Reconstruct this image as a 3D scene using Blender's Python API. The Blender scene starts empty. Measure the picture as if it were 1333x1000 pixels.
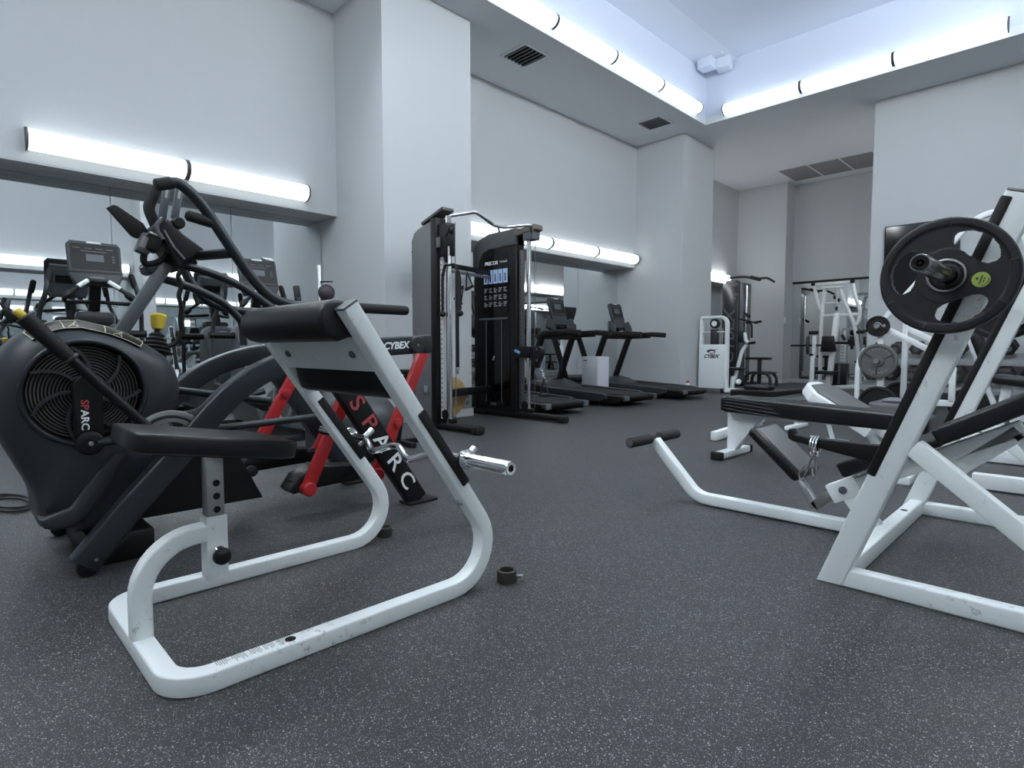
import bpy, bmesh, math, random
from mathutils import Vector, Matrix
random.seed(7)
SC = bpy.context.scene
COL = SC.collection
# All lengths below are in survey units; one survey unit is UNIT metres.
UNIT = 1.139
CAM_H = 0.72
FPX = 755.5
YAW = math.radians(45.17)
PITCH = math.radians(-3.476)
_f = Vector((-math.sin(YAW)*math.cos(PITCH), math.cos(YAW)*math.cos(PITCH), math.sin(PITCH)))
_r = Vector((math.cos(YAW), math.sin(YAW), 0))
_u = _r.cross(_f)

def at(px, py, x=None, y=None, z=None):
    """survey point seen at a photo pixel, on a plane of the room (x, y or z constant)"""
    v = _r*((px-666.5)/FPX) - _u*((py-500)/FPX) + _f
    c = Vector((0, 0, CAM_H))
    if x is not None: t = (x-c.x)/v.x
    elif y is not None: t = (y-c.y)/v.y
    else: t = ((z or 0)-c.z)/v.z
    return c + v*t

# ------------------------------------------------------------------ materials
MATS = {}
def _new(name):
    m = bpy.data.materials.new(name); m.use_nodes = True
    nt = m.node_tree
    return m, nt, nt.nodes['Principled BSDF']
def mat(name, col, rough=0.5, metal=0.0, spec=0.5, bump=0.0, bscale=200.0, vary=0.0, vscale=6.0, coat=0.0):
    m, nt, b = _new(name)
    b.inputs['Base Color'].default_value = (*col, 1)
    b.inputs['Roughness'].default_value = rough
    b.inputs['Metallic'].default_value = metal
    b.inputs['Specular IOR Level'].default_value = spec
    if coat: b.inputs['Coat Weight'].default_value = coat
    if bump or vary:
        tc = nt.nodes.new('ShaderNodeTexCoord')
    if bump:
        n = nt.nodes.new('ShaderNodeTexNoise'); n.inputs['Scale'].default_value = bscale
        n.inputs['Detail'].default_value = 3
        bp = nt.nodes.new('ShaderNodeBump'); bp.inputs['Strength'].default_value = bump
        bp.inputs['Distance'].default_value = 0.002
        nt.links.new(tc.outputs['Object'], n.inputs['Vector'])
        nt.links.new(n.outputs['Fac'], bp.inputs['Height'])
        nt.links.new(bp.outputs['Normal'], b.inputs['Normal'])
    if vary:
        n = nt.nodes.new('ShaderNodeTexNoise'); n.inputs['Scale'].default_value = vscale
        n.inputs['Detail'].default_value = 6
        nt.links.new(tc.outputs['Object'], n.inputs['Vector'])
        mx = nt.nodes.new('ShaderNodeMix'); mx.data_type = 'RGBA'
        mx.inputs['A'].default_value = (*[c*(1-vary) for c in col], 1)
        mx.inputs['B'].default_value = (*[min(1, c*(1+vary)) for c in col], 1)
        nt.links.new(n.outputs['Fac'], mx.inputs['Factor'])
        nt.links.new(mx.outputs['Result'], b.inputs['Base Color'])
    MATS[name] = m
    return m

def scuffed(name, col, dark, rough=0.38, amount=0.62):
    """painted steel with chips and rub marks"""
    m, nt, b = _new(name)
    tc = nt.nodes.new('ShaderNodeTexCoord')
    n1 = nt.nodes.new('ShaderNodeTexNoise'); n1.inputs['Scale'].default_value = 34; n1.inputs['Detail'].default_value = 8
    n1.inputs['Roughness'].default_value = 0.7
    n2 = nt.nodes.new('ShaderNodeTexNoise'); n2.inputs['Scale'].default_value = 4; n2.inputs['Detail'].default_value = 3
    ad = nt.nodes.new('ShaderNodeMath'); ad.operation = 'MULTIPLY_ADD'
    ad.inputs[1].default_value = 0.35
    nt.links.new(tc.outputs['Object'], n1.inputs['Vector']); nt.links.new(tc.outputs['Object'], n2.inputs['Vector'])
    nt.links.new(n2.outputs['Fac'], ad.inputs[0]); nt.links.new(n1.outputs['Fac'], ad.inputs[2])
    rp = nt.nodes.new('ShaderNodeValToRGB')
    rp.color_ramp.elements[0].position = amount+0.17; rp.color_ramp.elements[0].color = (*col, 1)
    rp.color_ramp.elements[1].position = amount+0.32; rp.color_ramp.elements[1].color = (*dark, 1)
    nt.links.new(ad.outputs[0], rp.inputs['Fac'])
    nt.links.new(rp.outputs['Color'], b.inputs['Base Color'])
    b.inputs['Roughness'].default_value = rough
    MATS[name] = m
    return m

WHITE = scuffed('white_powder_coat', (0.82, 0.86, 0.86), (0.36, 0.36, 0.34))
WHITE2 = mat('white_enamel', (0.83, 0.86, 0.87), 0.35)
GREYP = mat('charcoal_plastic', (0.026, 0.031, 0.036), 0.42, bump=0.15, bscale=400)
GREYM = mat('mid_grey_plastic', (0.10, 0.11, 0.12), 0.42)
GREYL = mat('light_grey_plastic', (0.28, 0.29, 0.30), 0.4)
FRAME = mat('dark_slate_paint', (0.014, 0.020, 0.025), 0.34)
BLACK = mat('black_plastic', (0.005, 0.005, 0.0055), 0.42, spec=0.35)
GLOSS = mat('gloss_black_panel', (0.003, 0.003, 0.0035), 0.12, spec=0.35)
RUBBER = mat('black_rubber', (0.007, 0.007, 0.0075), 0.6, spec=0.4, bump=0.2, bscale=300)
VINYL = mat('black_vinyl', (0.005, 0.0055, 0.0065), 0.33, spec=0.45, bump=0.25, bscale=500)
VGREY = mat('grey_vinyl', (0.13, 0.13, 0.135), 0.5, bump=0.25, bscale=500)
FOAM = mat('black_foam', (0.014, 0.014, 0.015), 0.75, bump=0.4, bscale=350)
CHROME = mat('chrome', (0.82, 0.83, 0.84), 0.12, metal=1.0)
STEEL = mat('brushed_steel', (0.42, 0.42, 0.41), 0.34, metal=1.0, vary=0.2, vscale=30)
IRON = mat('cast_iron', (0.125, 0.13, 0.12), 0.55, metal=0.3, vary=0.3, vscale=25, bump=0.4, bscale=150)
RED = mat('red_paint', (0.45, 0.022, 0.026), 0.35)
REDTXT = mat('red_print', (0.42, 0.06, 0.07), 0.5)
WTXT = mat('white_print', (0.85, 0.87, 0.88), 0.5)
BTXT = mat('black_print', (0.02, 0.02, 0.022), 0.5)
GTXT = mat('grey_print', (0.30, 0.30, 0.30), 0.5)
YELLOW = mat('yellow_plastic', (0.75, 0.55, 0.05), 0.45)
LIME = mat('lime_print', (0.38, 0.47, 0.10), 0.5)
BLUE = mat('blue_plastic', (0.18, 0.38, 0.72), 0.35)
PBLUE = mat('pale_blue_print', (0.42, 0.55, 0.80), 0.4)
WOOD = mat('plywood', (0.46, 0.30, 0.13), 0.5, vary=0.25, vscale=14)
BOX = mat('white_casing', (0.62, 0.63, 0.68), 0.4)
PURPLE = mat('dusky_rubber', (0.055, 0.045, 0.055), 0.55)
DRAB = mat('olive_iron', (0.035, 0.035, 0.03), 0.55, vary=0.3, vscale=20)
SCREEN = mat('screen_black', (0.008, 0.008, 0.01), 0.08)
TILE = mat('grey_vent_panel', (0.24, 0.235, 0.24), 0.7)
DARKGREY = mat('dark_grey_casing', (0.07, 0.072, 0.075), 0.4)
TOWER = mat('grey_tower_casing', (0.13, 0.135, 0.14), 0.42)
CLEAR = None

def wallmat(name, col, bump=0.35):
    return mat(name, col, 0.62, bump=bump, bscale=160, spec=0.3)
WALL = wallmat('wall_paint', (0.53, 0.545, 0.555))
CEILM = wallmat('ceiling_paint', (0.70, 0.72, 0.75), 0.2)
COVEM = wallmat('cove_paint', (0.62, 0.67, 0.77), 0.15)
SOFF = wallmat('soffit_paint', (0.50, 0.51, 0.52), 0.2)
TRIM = mat('trim_paint', (0.60, 0.61, 0.63), 0.45)

def mirror_mat():
    m, nt, b = _new('mirror_silver')
    b.inputs['Base Color'].default_value = (0.80, 0.83, 0.84, 1)
    b.inputs['Metallic'].default_value = 1.0
    b.inputs['Roughness'].default_value = 0.012
    return m
MIRROR = mirror_mat()

def floor_mat():
    m, nt, b = _new('speckled_rubber_floor')
    tc = nt.nodes.new('ShaderNodeTexCoord')
    L = nt.links.new
    def specks(scale, lo, hi):
        v = nt.nodes.new('ShaderNodeTexVoronoi'); v.inputs['Scale'].default_value = scale
        L(tc.outputs['Object'], v.inputs['Vector'])
        r = nt.nodes.new('ShaderNodeValToRGB')      # random cells -> which grains are pale
        sep = nt.nodes.new('ShaderNodeSeparateColor')
        L(v.outputs['Color'], sep.inputs['Color'])
        r.color_ramp.elements[0].position = lo; r.color_ramp.elements[0].color = (0, 0, 0, 1)
        r.color_ramp.elements[1].position = hi; r.color_ramp.elements[1].color = (1, 1, 1, 1)
        L(sep.outputs['Red'], r.inputs['Fac'])
        d = nt.nodes.new('ShaderNodeMath'); d.operation = 'LESS_THAN'; d.inputs[1].default_value = 0.42
        L(v.outputs['Distance'], d.inputs[0])
        mu = nt.nodes.new('ShaderNodeMath'); mu.operation = 'MULTIPLY'
        L(r.outputs['Color'], mu.inputs[0]); L(d.outputs[0], mu.inputs[1])
        return mu.outputs[0]
    a = specks(430, 0.70, 0.97); c = specks(230, 0.92, 0.97)
    mxm = nt.nodes.new('ShaderNodeMath'); mxm.operation = 'MAXIMUM'
    L(a, mxm.inputs[0]); L(c, mxm.inputs[1])
    n = nt.nodes.new('ShaderNodeTexNoise'); n.inputs['Scale'].default_value = 420; n.inputs['Detail'].default_value = 2
    L(tc.outputs['Object'], n.inputs['Vector'])
    base = nt.nodes.new('ShaderNodeMix'); base.data_type = 'RGBA'
    base.inputs['A'].default_value = (0.008, 0.0085, 0.0095, 1); base.inputs['B'].default_value = (0.054, 0.055, 0.057, 1)
    L(n.outputs['Fac'], base.inputs['Factor'])
    n2 = nt.nodes.new('ShaderNodeTexNoise'); n2.inputs['Scale'].default_value = 1.6; n2.inputs['Detail'].default_value = 4
    L(tc.outputs['Object'], n2.inputs['Vector'])
    worn = nt.nodes.new('ShaderNodeMix'); worn.data_type = 'RGBA'; worn.blend_type = 'MULTIPLY'
    worn.inputs['Factor'].default_value = 1.0
    rr = nt.nodes.new('ShaderNodeMapRange'); rr.inputs['To Min'].default_value = 0.75; rr.inputs['To Max'].default_value = 1.3
    L(n2.outputs['Fac'], rr.inputs['Value'])
    L(base.outputs['Result'], worn.inputs['A']); L(rr.outputs['Result'], worn.inputs['B'])
    fin = nt.nodes.new('ShaderNodeMix'); fin.data_type = 'RGBA'
    fin.inputs['B'].default_value = (0.42, 0.43, 0.45, 1)
    L(mxm.outputs[0], fin.inputs['Factor']); L(worn.outputs['Result'], fin.inputs['A'])
    L(fin.outputs['Result'], b.inputs['Base Color'])
    b.inputs['Roughness'].default_value = 0.5
    b.inputs['Specular IOR Level'].default_value = 0.45
    bp = nt.nodes.new('ShaderNodeBump'); bp.inputs['Strength'].default_value = 0.25; bp.inputs['Distance'].default_value = 0.002
    L(n.outputs['Fac'], bp.inputs['Height']); L(bp.outputs['Normal'], b.inputs['Normal'])
    return m
FLOORM = floor_mat()

def emit(name, col, strength):
    m, nt, b = _new(name)
    b.inputs['Base Color'].default_value = (0.9, 0.9, 0.9, 1)
    b.inputs['Emission Color'].default_value = (*col, 1)
    b.inputs['Emission Strength'].default_value = strength
    return m
TUBE = emit('fluorescent_diffuser', (0.92, 0.985, 1.0), 1.25)
COVETUBE = emit('cove_diffuser', (0.85, 0.93, 1.0), 1.45)
FILLTUBE = emit('fill_diffuser', (0.92, 0.985, 1.0), 21.0)  # unseen tray tubes, far brighter than the visible ones to fill the room
ALCTUBE = emit('alcove_diffuser', (0.95, 0.98, 1.0), 5.0)

# ------------------------------------------------------------------ mesh builder
def fillet(pts, r, n=7):
    """round the inner corners of a polyline; r may be a list, one per inner corner"""
    pts = [Vector(p) for p in pts]
    out = [pts[0]]
    for i in range(1, len(pts)-1):
        rr = r[i-1] if isinstance(r, (list, tuple)) else r
        p0, p, p1 = pts[i-1], pts[i], pts[i+1]
        a = (p0-p).normalized(); b = (p1-p).normalized()
        ang = a.angle(b)
        if rr <= 0 or ang > math.pi-0.02:
            out.append(p); continue
        t = rr/math.tan(ang/2)
        t = min(t, 0.49*(p0-p).length if i > 1 else 0.95*(p0-p).length, 0.49*(p1-p).length if i < len(pts)-2 else 0.95*(p1-p).length)
        rr = t*math.tan(ang/2)
        c = p+(a+b).normalized()*(rr/math.sin(ang/2))
        s = p+a*t-c; e = p+b*t-c
        tot = s.angle(e)
        for k in range(n+1):
            q = k/n
            v = (s*math.sin((1-q)*tot)+e*math.sin(q*tot))/math.sin(tot)
            out.append(c+v)
    out.append(pts[-1])
    return out

def smooth_path(pts, n=8):
    """Catmull-Rom through the points"""
    P = [Vector(p) for p in pts]
    P = [P[0]*2-P[1]]+P+[P[-1]*2-P[-2]]
    out = []
    for i in range(1, len(P)-2):
        for k in range(n):
            t = k/n
            p0, p1, p2, p3 = P[i-1], P[i], P[i+1], P[i+2]
            out.append(0.5*((2*p1)+(p2-p0)*t+(2*p0-5*p1+4*p2-p3)*t*t+(3*p1-p0-3*p2+p3)*t**3))
    out.append(P[-2].copy())
    return out

class MB:
    def __init__(s):
        s.bm = bmesh.new()
    def _merge(s, b2, M=None):
        if M is not None: bmesh.ops.transform(b2, matrix=M, verts=b2.verts)
        me = bpy.data.meshes.new('tmp'); b2.to_mesh(me); b2.free()
        s.bm.from_mesh(me); bpy.data.meshes.remove(me)
    def box(s, c, size, rot=None, bev=0.0, seg=2, taper=None):
        b = bmesh.new()
        bmesh.ops.create_cube(b, size=1.0)
        if taper:
            for v in b.verts:
                if v.co.z > 0: v.co.x *= taper[0]; v.co.y *= taper[1]
        for v in b.verts: v.co = Vector((v.co.x*size[0], v.co.y*size[1], v.co.z*size[2]))
        if bev: bmesh.ops.bevel(b, geom=b.edges[:], offset=bev, segments=seg, affect='EDGES', profile=0.5)
        M = Matrix.Translation(Vector(c))
        if rot is not None: M = M @ (rot if isinstance(rot, Matrix) else Matrix.Rotation(rot, 4, 'Z'))
        s._merge(b, M); return s
    def span(s, x0, x1, y0, y1, z0, z1, bev=0.0, seg=2):
        return s.box(((x0+x1)/2, (y0+y1)/2, (z0+z1)/2), (abs(x1-x0), abs(y1-y0), abs(z1-z0)), bev=bev, seg=seg)
    def bar(s, p0, p1, w, h, up=(0, 0, 1), bev=0.004):
        """box beam from p0 to p1; h along 'up', w across"""
        p0 = Vector(p0); p1 = Vector(p1); d = p1-p0
        zax = d.normalized(); u = Vector(up); xax = u.cross(zax)
        if xax.length < 1e-6: xax = Vector((1, 0, 0)).cross(zax)
        xax.normalize(); yax = zax.cross(xax)
        M = Matrix((xax, yax, zax)).transposed().to_4x4(); M.translation = (p0+p1)/2
        return s.box((0, 0, 0), (w, h, d.length), rot=None, bev=bev) if False else s._bar(M, w, h, d.length, bev)
    def _bar(s, M, w, h, l, bev):
        b = bmesh.new(); bmesh.ops.create_cube(b, size=1.0)
        for v in b.verts: v.co = Vector((v.co.x*w, v.co.y*h, v.co.z*l))
        if bev: bmesh.ops.bevel(b, geom=b.edges[:], offset=min(bev, 0.45*min(w, h, l)), segments=2, affect='EDGES', profile=0.5)
        s._merge(b, M); return s
    def ring_sweep(s, pts, profile, up0=None, closed=False, cap=True):
        """sweep a closed 2D profile [(a,b)...] along pts; up0 fixes the b axis for planar paths"""
        pts = [Vector(p) for p in pts]; n = len(pts); rings = []
        prev = None
        for i, p in enumerate(pts):
            if i == 0: t = pts[1]-p
            elif i == n-1: t = p-pts[i-1]
            else: t = (p-pts[i-1]).normalized()+(pts[i+1]-p).normalized()
            t.normalize()
            sc = 1.0
            if 0 < i < n-1:
                cs = t.dot((p-pts[i-1]).normalized()); sc = 1/max(0.4, cs)
            if up0 is not None:
                a = Vector(up0).normalized(); bb = t.cross(a).normalized()     # a = plane normal, bb in plane
                ring = [p+a*q[0]+bb*q[1]*sc for q in profile]
            else:
                if prev is None:
                    ref = Vector((0, 0, 1)) if abs(t.z) < 0.9 else Vector((1, 0, 0))
                    a = t.cross(ref).normalized()
                else:
                    a = (prev-t*prev.dot(t))
                    a.normalize()
                prev = a; bb = t.cross(a)
                ring = [p+a*q[0]+bb*q[1] for q in profile]
            rings.append([s.bm.verts.new(v) for v in ring])
        m = len(profile)
        for i in range(n-1):
            for k in range(m):
                s.bm.faces.new((rings[i][k], rings[i][(k+1) % m], rings[i+1][(k+1) % m], rings[i+1][k]))
        if closed:
            for k in range(m):
                s.bm.faces.new((rings[-1][k], rings[-1][(k+1) % m], rings[0][(k+1) % m], rings[0][k]))
        elif cap:
            s.bm.faces.new(rings[0][::-1]); s.bm.faces.new(rings[-1])
        return s
    def tube(s, pts, r, n=14, cap=True, closed=False):
        return s.ring_sweep(pts, [(r*math.cos(2*math.pi*k/n), r*math.sin(2*math.pi*k/n)) for k in range(n)], cap=cap, closed=closed)
    def rail(s, pts, w, h, normal, r=0.006):
        """rounded-rectangle tube along a planar path; w along the plane normal, h in the plane"""
        r = min(r, 0.45*min(w, h)); prof = []
        for cx, cy, a0 in ((w/2-r, h/2-r, 0), (-w/2+r, h/2-r, 90), (-w/2+r, -h/2+r, 180), (w/2-r, -h/2+r, 270)):
            for k in range(4):
                a = math.radians(a0+30*k)
                prof.append((cx+r*math.cos(a), cy+r*math.sin(a)))
        return s.ring_sweep(pts, prof, up0=normal)
    def cyl(s, p0, p1, r, r2=None, n=20, bev=0.0):
        p0 = Vector(p0); p1 = Vector(p1); r2 = r if r2 is None else r2
        prof = [(0, r), (1, r2)]
        L = (p1-p0).length
        if bev:
            q = bev/L; prof = [(0, r-bev), (q*0.3, r-bev*0.3), (q, r), (1-q, r2), (1-q*0.3, r2-bev*0.3), (1, r2-bev)]
        return s.lathe(p0, p1-p0, [(t*L, rr) for t, rr in prof], n=n)
    def lathe(s, o, axis, prof, n=24, cap=True):
        """prof = [(distance along the axis, radius)...]"""
        o = Vector(o); t = Vector(axis).normalized()
        ref = Vector((0, 0, 1)) if abs(t.z) < 0.9 else Vector((1, 0, 0))
        a = t.cross(ref).normalized(); b = t.cross(a)
        rings = []
        for d, r in prof:
            rings.append([s.bm.verts.new(o+t*d+a*(r*math.cos(2*math.pi*k/n))+b*(r*math.sin(2*math.pi*k/n))) for k in range(n)])
        for i in range(len(rings)-1):
            for k in range(n):
                s.bm.faces.new((rings[i][k], rings[i][(k+1) % n], rings[i+1][(k+1) % n], rings[i+1][k]))
        if cap:
            s.bm.faces.new(rings[0][::-1]); s.bm.faces.new(rings[-1])
        return s
    def torus(s, c, axis, R, r, n=32, m=10):
        t = Vector(axis).normalized(); ref = Vector((0, 0, 1)) if abs(t.z) < 0.9 else Vector((1, 0, 0))
        a = t.cross(ref).normalized(); b = t.cross(a); c = Vector(c)
        pts = [c+a*(R*math.cos(2*math.pi*k/n))+b*(R*math.sin(2*math.pi*k/n)) for k in range(n)]
        rings = []
        for k in range(n):
            o = (pts[k]-c).normalized()
            rings.append([s.bm.verts.new(pts[k]+o*(r*math.cos(2*math.pi*j/m))+t*(r*math.sin(2*math.pi*j/m))) for j in range(m)])
        for k in range(n):
            for j in range(m):
                s.bm.faces.new((rings[k][j], rings[k][(j+1) % m], rings[(k+1) % n][(j+1) % m], rings[(k+1) % n][j]))
        return s
    def sphere(s, c, r, n=24, scale=(1, 1, 1)):
        b = bmesh.new(); bmesh.ops.create_uvsphere(b, u_segments=n, v_segments=n//2, radius=r)
        s._merge(b, Matrix.Translation(Vector(c)) @ Matrix.Diagonal((*scale, 1))); return s
    def prism(s, poly, axis, a0, a1, bev=0.0):
        """extrude a polygon: axis 'x': poly=(y,z); 'y': poly=(x,z); 'z': poly=(x,y)"""
        b = bmesh.new()
        def P(q, a):
            return {'x': (a, q[0], q[1]), 'y': (q[0], a, q[1]), 'z': (q[0], q[1], a)}[axis]
        v0 = [b.verts.new(P(q, a0)) for q in poly]; v1 = [b.verts.new(P(q, a1)) for q in poly]
        n = len(poly)
        f0 = b.faces.new(v0); f1 = b.faces.new(v1[::-1])
        for k in range(n): b.faces.new((v0[k], v0[(k+1) % n], v1[(k+1) % n], v1[k]))
        bmesh.ops.recalc_face_normals(b, faces=b.faces)
        if bev:
            es = [e for e in b.edges if any(f in (f0, f1) for f in e.link_faces)]
            bmesh.ops.bevel(b, geom=es, offset=bev, segments=3, affect='EDGES', profile=0.5)
        s._merge(b); return s
    def loft(s, rings, cap=True, closed=True):
        R = [[s.bm.verts.new(Vector(v)) for v in ring] for ring in rings]; m = len(R[0])
        for i in range(len(R)-1):
            for k in range(m if closed else m-1):
                s.bm.faces.new((R[i][k], R[i][(k+1) % m], R[i+1][(k+1) % m], R[i+1][k]))
        if cap and closed:
            s.bm.faces.new(R[0][::-1]); s.bm.faces.new(R[-1])
        return s
    def xform(s, M):
        bmesh.ops.transform(s.bm, matrix=M, verts=s.bm.verts); return s
    def build(s, name, material, parent=None, angle=38, origin=None, mats=None):
        bmesh.ops.recalc_face_normals(s.bm, faces=s.bm.faces)
        o0 = Vector((0, 0, 0))
        if parent is not None:
            o0 = Vector(parent['o'])
        if origin is not None: o0 = Vector(origin)
        for v in s.bm.verts: v.co = (v.co-o0)*UNIT
        me = bpy.data.meshes.new(name)
        s.bm.to_mesh(me); s.bm.free()
        me.materials.append(material)
        for p in me.polygons: p.use_smooth = True
        me.set_sharp_from_angle(angle=math.radians(angle))
        ob = bpy.data.objects.new(name, me); COL.objects.link(ob)
        ob['o'] = tuple(o0)
        if parent is not None:
            ob.parent = parent
            ob.location = (o0-Vector(parent['o']))*UNIT
        else:
            ob.location = o0*UNIT
        return ob

def thing(name, label, cat, loc, group=None):
    o = bpy.data.objects.new(name, None); COL.objects.link(o)
    o.empty_display_size = 0.1
    o['o'] = tuple(loc); o.location = Vector(loc)*UNIT
    o['label'] = label; o['category'] = cat
    if group: o['group'] = group
    return o
def tag(o, label, cat, group=None, kind=None):
    o['label'] = label; o['category'] = cat
    if group: o['group'] = group
    if kind: o['kind'] = kind
    return o
def structure(o, label=None, cat=None):
    o['kind'] = 'structure'
    if label: o['label'] = label
    if cat: o['category'] = cat
    return o
def children(o):
    return [c for c in bpy.data.objects if c.parent == o]
def copy_tree(o, loc=None, rotz=0.0, label=None, parent=None):
    c = o.copy(); COL.objects.link(c)
    if parent is not None: c.parent = parent
    else:
        c.location = Vector(loc)*UNIT; c['o'] = tuple(loc); c.rotation_euler.z = rotz
        if label: c['label'] = label
    for ch in children(o): copy_tree(ch, parent=c)
    return c

def lettering(name, text, size, M, material, parent, depth=0.001, shear=0.0, bold=0.0, sx=1.0, align='CENTER'):
    """raised letters; M maps text x/y/z to survey space"""
    cu = bpy.data.curves.new('txt', 'FONT'); cu.body = text; cu.size = size
    cu.align_x = align; cu.align_y = 'CENTER'; cu.extrude = depth; cu.shear = shear; cu.offset = bold
    cu.resolution_u = 3
    tmp = bpy.data.objects.new('txt', cu); COL.objects.link(tmp)
    dg = bpy.context.evaluated_depsgraph_get()
    me = bpy.data.meshes.new_from_object(tmp.evaluated_get(dg))
    bpy.data.objects.remove(tmp); bpy.data.curves.remove(cu)
    mb = MB(); mb.bm.from_mesh(me); bpy.data.meshes.remove(me)
    for v in mb.bm.verts: v.co.x *= sx
    mb.xform(M)
    return mb.build(name, material, parent, angle=30)
def frame(o, xdir, ydir):
    """matrix with text x along xdir, text y along ydir, at o"""
    x = Vector(xdir).normalized(); z = x.cross(Vector(ydir)).normalized(); y = z.cross(x)
    M = Matrix((x, y, z)).transposed().to_4x4(); M.translation = Vector(o)
    return M
# ================================================================== the room
ZC = 4.111      # lower ceiling
ZT = 4.945      # raised ceiling
ZS = 2.10       # underside of the bulkheads over the mirrors
XU, XM = -5.60, -5.95        # bulkhead face and mirror face, left side
XCOL = -4.72                 # column faces, left side
RX, RXM, RXC = 1.30, 1.65, 0.62
YB = 9.32; YN = -4.0
structure(MB().span(-6.3, 2.2, -4.4, 13.4, -0.12, 0).build('floor', FLOORM), 'dark grey rubber gym floor with pale specks', 'floor')
CX0, CX1, CY0, CY1 = -4.335, 0.15, -2.6, 8.455
c = MB()
c.span(-6.3, CX0, YN-.4, 9.5, ZC, ZC+.1).span(CX1, 2.2, YN-.4, 9.5, ZC, ZC+.1)
c.span(CX0, CX1, YN-.4, CY0, ZC, ZC+.1).span(CX0, CX1, CY1, 9.5, ZC, ZC+.1).span(-6.3, -1.2, 9.5, 13.4, ZC, ZC+.1)
structure(c.build('ceiling', CEILM), 'painted lower ceiling around the raised tray', 'ceiling')
c = MB()
c.span(CX0-.1, CX0, CY0-.1, CY1+.1, ZC+.1, ZT).span(CX1, CX1+.1, CY0-.1, CY1+.1, ZC+.1, ZT)
c.span(CX0, CX1, CY0-.1, CY0, ZC+.1, ZT).span(CX0, CX1, CY1, CY1+.1, ZC+.1, ZT)
structure(c.build('trim_1', COVEM), 'upright white sides of the raised ceiling tray', 'ceiling tray')
c = MB().span(CX0-.1, CX1+.1, CY0-.1, CY1+.1, ZT, ZT+.1)
c.prism([(CX0, ZT), (CX0, ZT-.05), (-3.90, ZT-.012), (-3.86, ZT)], 'y', CY0, CY1)
structure(c.build('ceiling_tray', COVEM), 'white raised ceiling of the tray', 'ceiling')
# left side: bulkhead bays and columns
w = MB()
w.span(-6.3, XU, YN, 3.015, ZS, ZC)            # near bay bulkhead
w.span(-6.3, XM-.01, YN, 3.015, 0, ZS)         # wall behind the mirrors
structure(w.build('wall_left', WALL), 'pale grey left wall with bulkhead over the mirrors', 'wall')
structure(MB().span(-6.3, XCOL, 3.015, 4.081, 0, ZC).build('wall_column', WALL), 'broad pale column between the two mirror bays', 'column')
w = MB().span(-6.3, XU, 4.081, 8.517, ZS, ZC).span(-6.3, XM-.01, 4.081, 8.517, 0, ZS)
structure(w.build('wall_middle', WALL), 'pale wall and bulkhead above the treadmills', 'wall')
structure(MB().span(-6.3, XCOL, 8.517, 9.52, 0, ZC).build('wall_pillar', WALL), 'pale column beyond the treadmills', 'column')
w = MB().span(-6.3, -5.58, 9.52, 12.43, ZS, ZC).span(-6.3, XM-.01, 9.52, 12.43, 0, ZS)
structure(w.build('wall_alcove', WALL), 'left wall of the far alcove', 'wall')
w = MB().span(-6.3, -4.57, 12.43, 13.4, 0, ZC)
structure(w.build('wall_far', WALL), 'far wall of the alcove behind the dark cable tower', 'wall')
w = MB().span(-4.57, -1.2, 12.86, 13.4, 2.088, ZC).span(-4.57, -1.2, 12.915, 13.4, 0, 2.088)
structure(w.build('wall_back', WALL), 'alcove end wall above the mirror', 'wall')
structure(MB().span(-4.57, -1.65, 12.852, 12.86, 2.075, 2.115).build('trim_2', BLACK), 'black strip standing in for the shadow gap under the alcove bulkhead', 'trim')  # black strip painted in for the shadow gap below the header
# right hand wall of the room (carries the television) and the alcove's right side
w = MB().span(-2.29, 2.2, YB, 9.75, 0, ZC).span(-2.0, -1.2, 9.75, 11.8, ZS, ZC).span(-1.64, -1.2, 9.75, 12.9, 0, ZS).span(-1.64, -1.2, 11.8, 12.9, ZS, ZC)
structure(w.build('wall_right', WALL), 'pale wall behind the dumbbell rack', 'wall')
# side of the room behind the camera
w = MB()
w.span(RX, 2.2, YN, 2.8, ZS, ZC).span(RXM+.01, 2.2, YN, 2.8, 0, ZS).span(RXC, 2.2, 2.8, 3.0, 0, ZC)
w.span(RX, 2.2, 3.0, YB, ZS, ZC).span(RXM+.01, 2.2, 3.0, YB, 0, ZS)
structure(w.build('wall_side', WALL), 'mirrored wall on the camera side of the gym', 'wall')
structure(MB().span(-6.3, 2.2, YN-.4, YN, 0, ZC).build('wall_near', WALL), 'plain wall behind the camera', 'wall')
# darker undersides of the bulkheads
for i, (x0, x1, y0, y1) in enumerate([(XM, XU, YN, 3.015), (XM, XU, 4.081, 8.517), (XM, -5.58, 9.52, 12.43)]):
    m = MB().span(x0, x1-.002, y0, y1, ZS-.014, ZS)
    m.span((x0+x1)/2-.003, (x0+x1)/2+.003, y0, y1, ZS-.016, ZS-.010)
    structure(m.build('trim_%d' % (3+i), SOFF), ['grey underside of the near bulkhead', 'grey underside of the bulkhead above the treadmills', 'grey underside of the alcove bulkhead'][i], 'trim')

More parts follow.
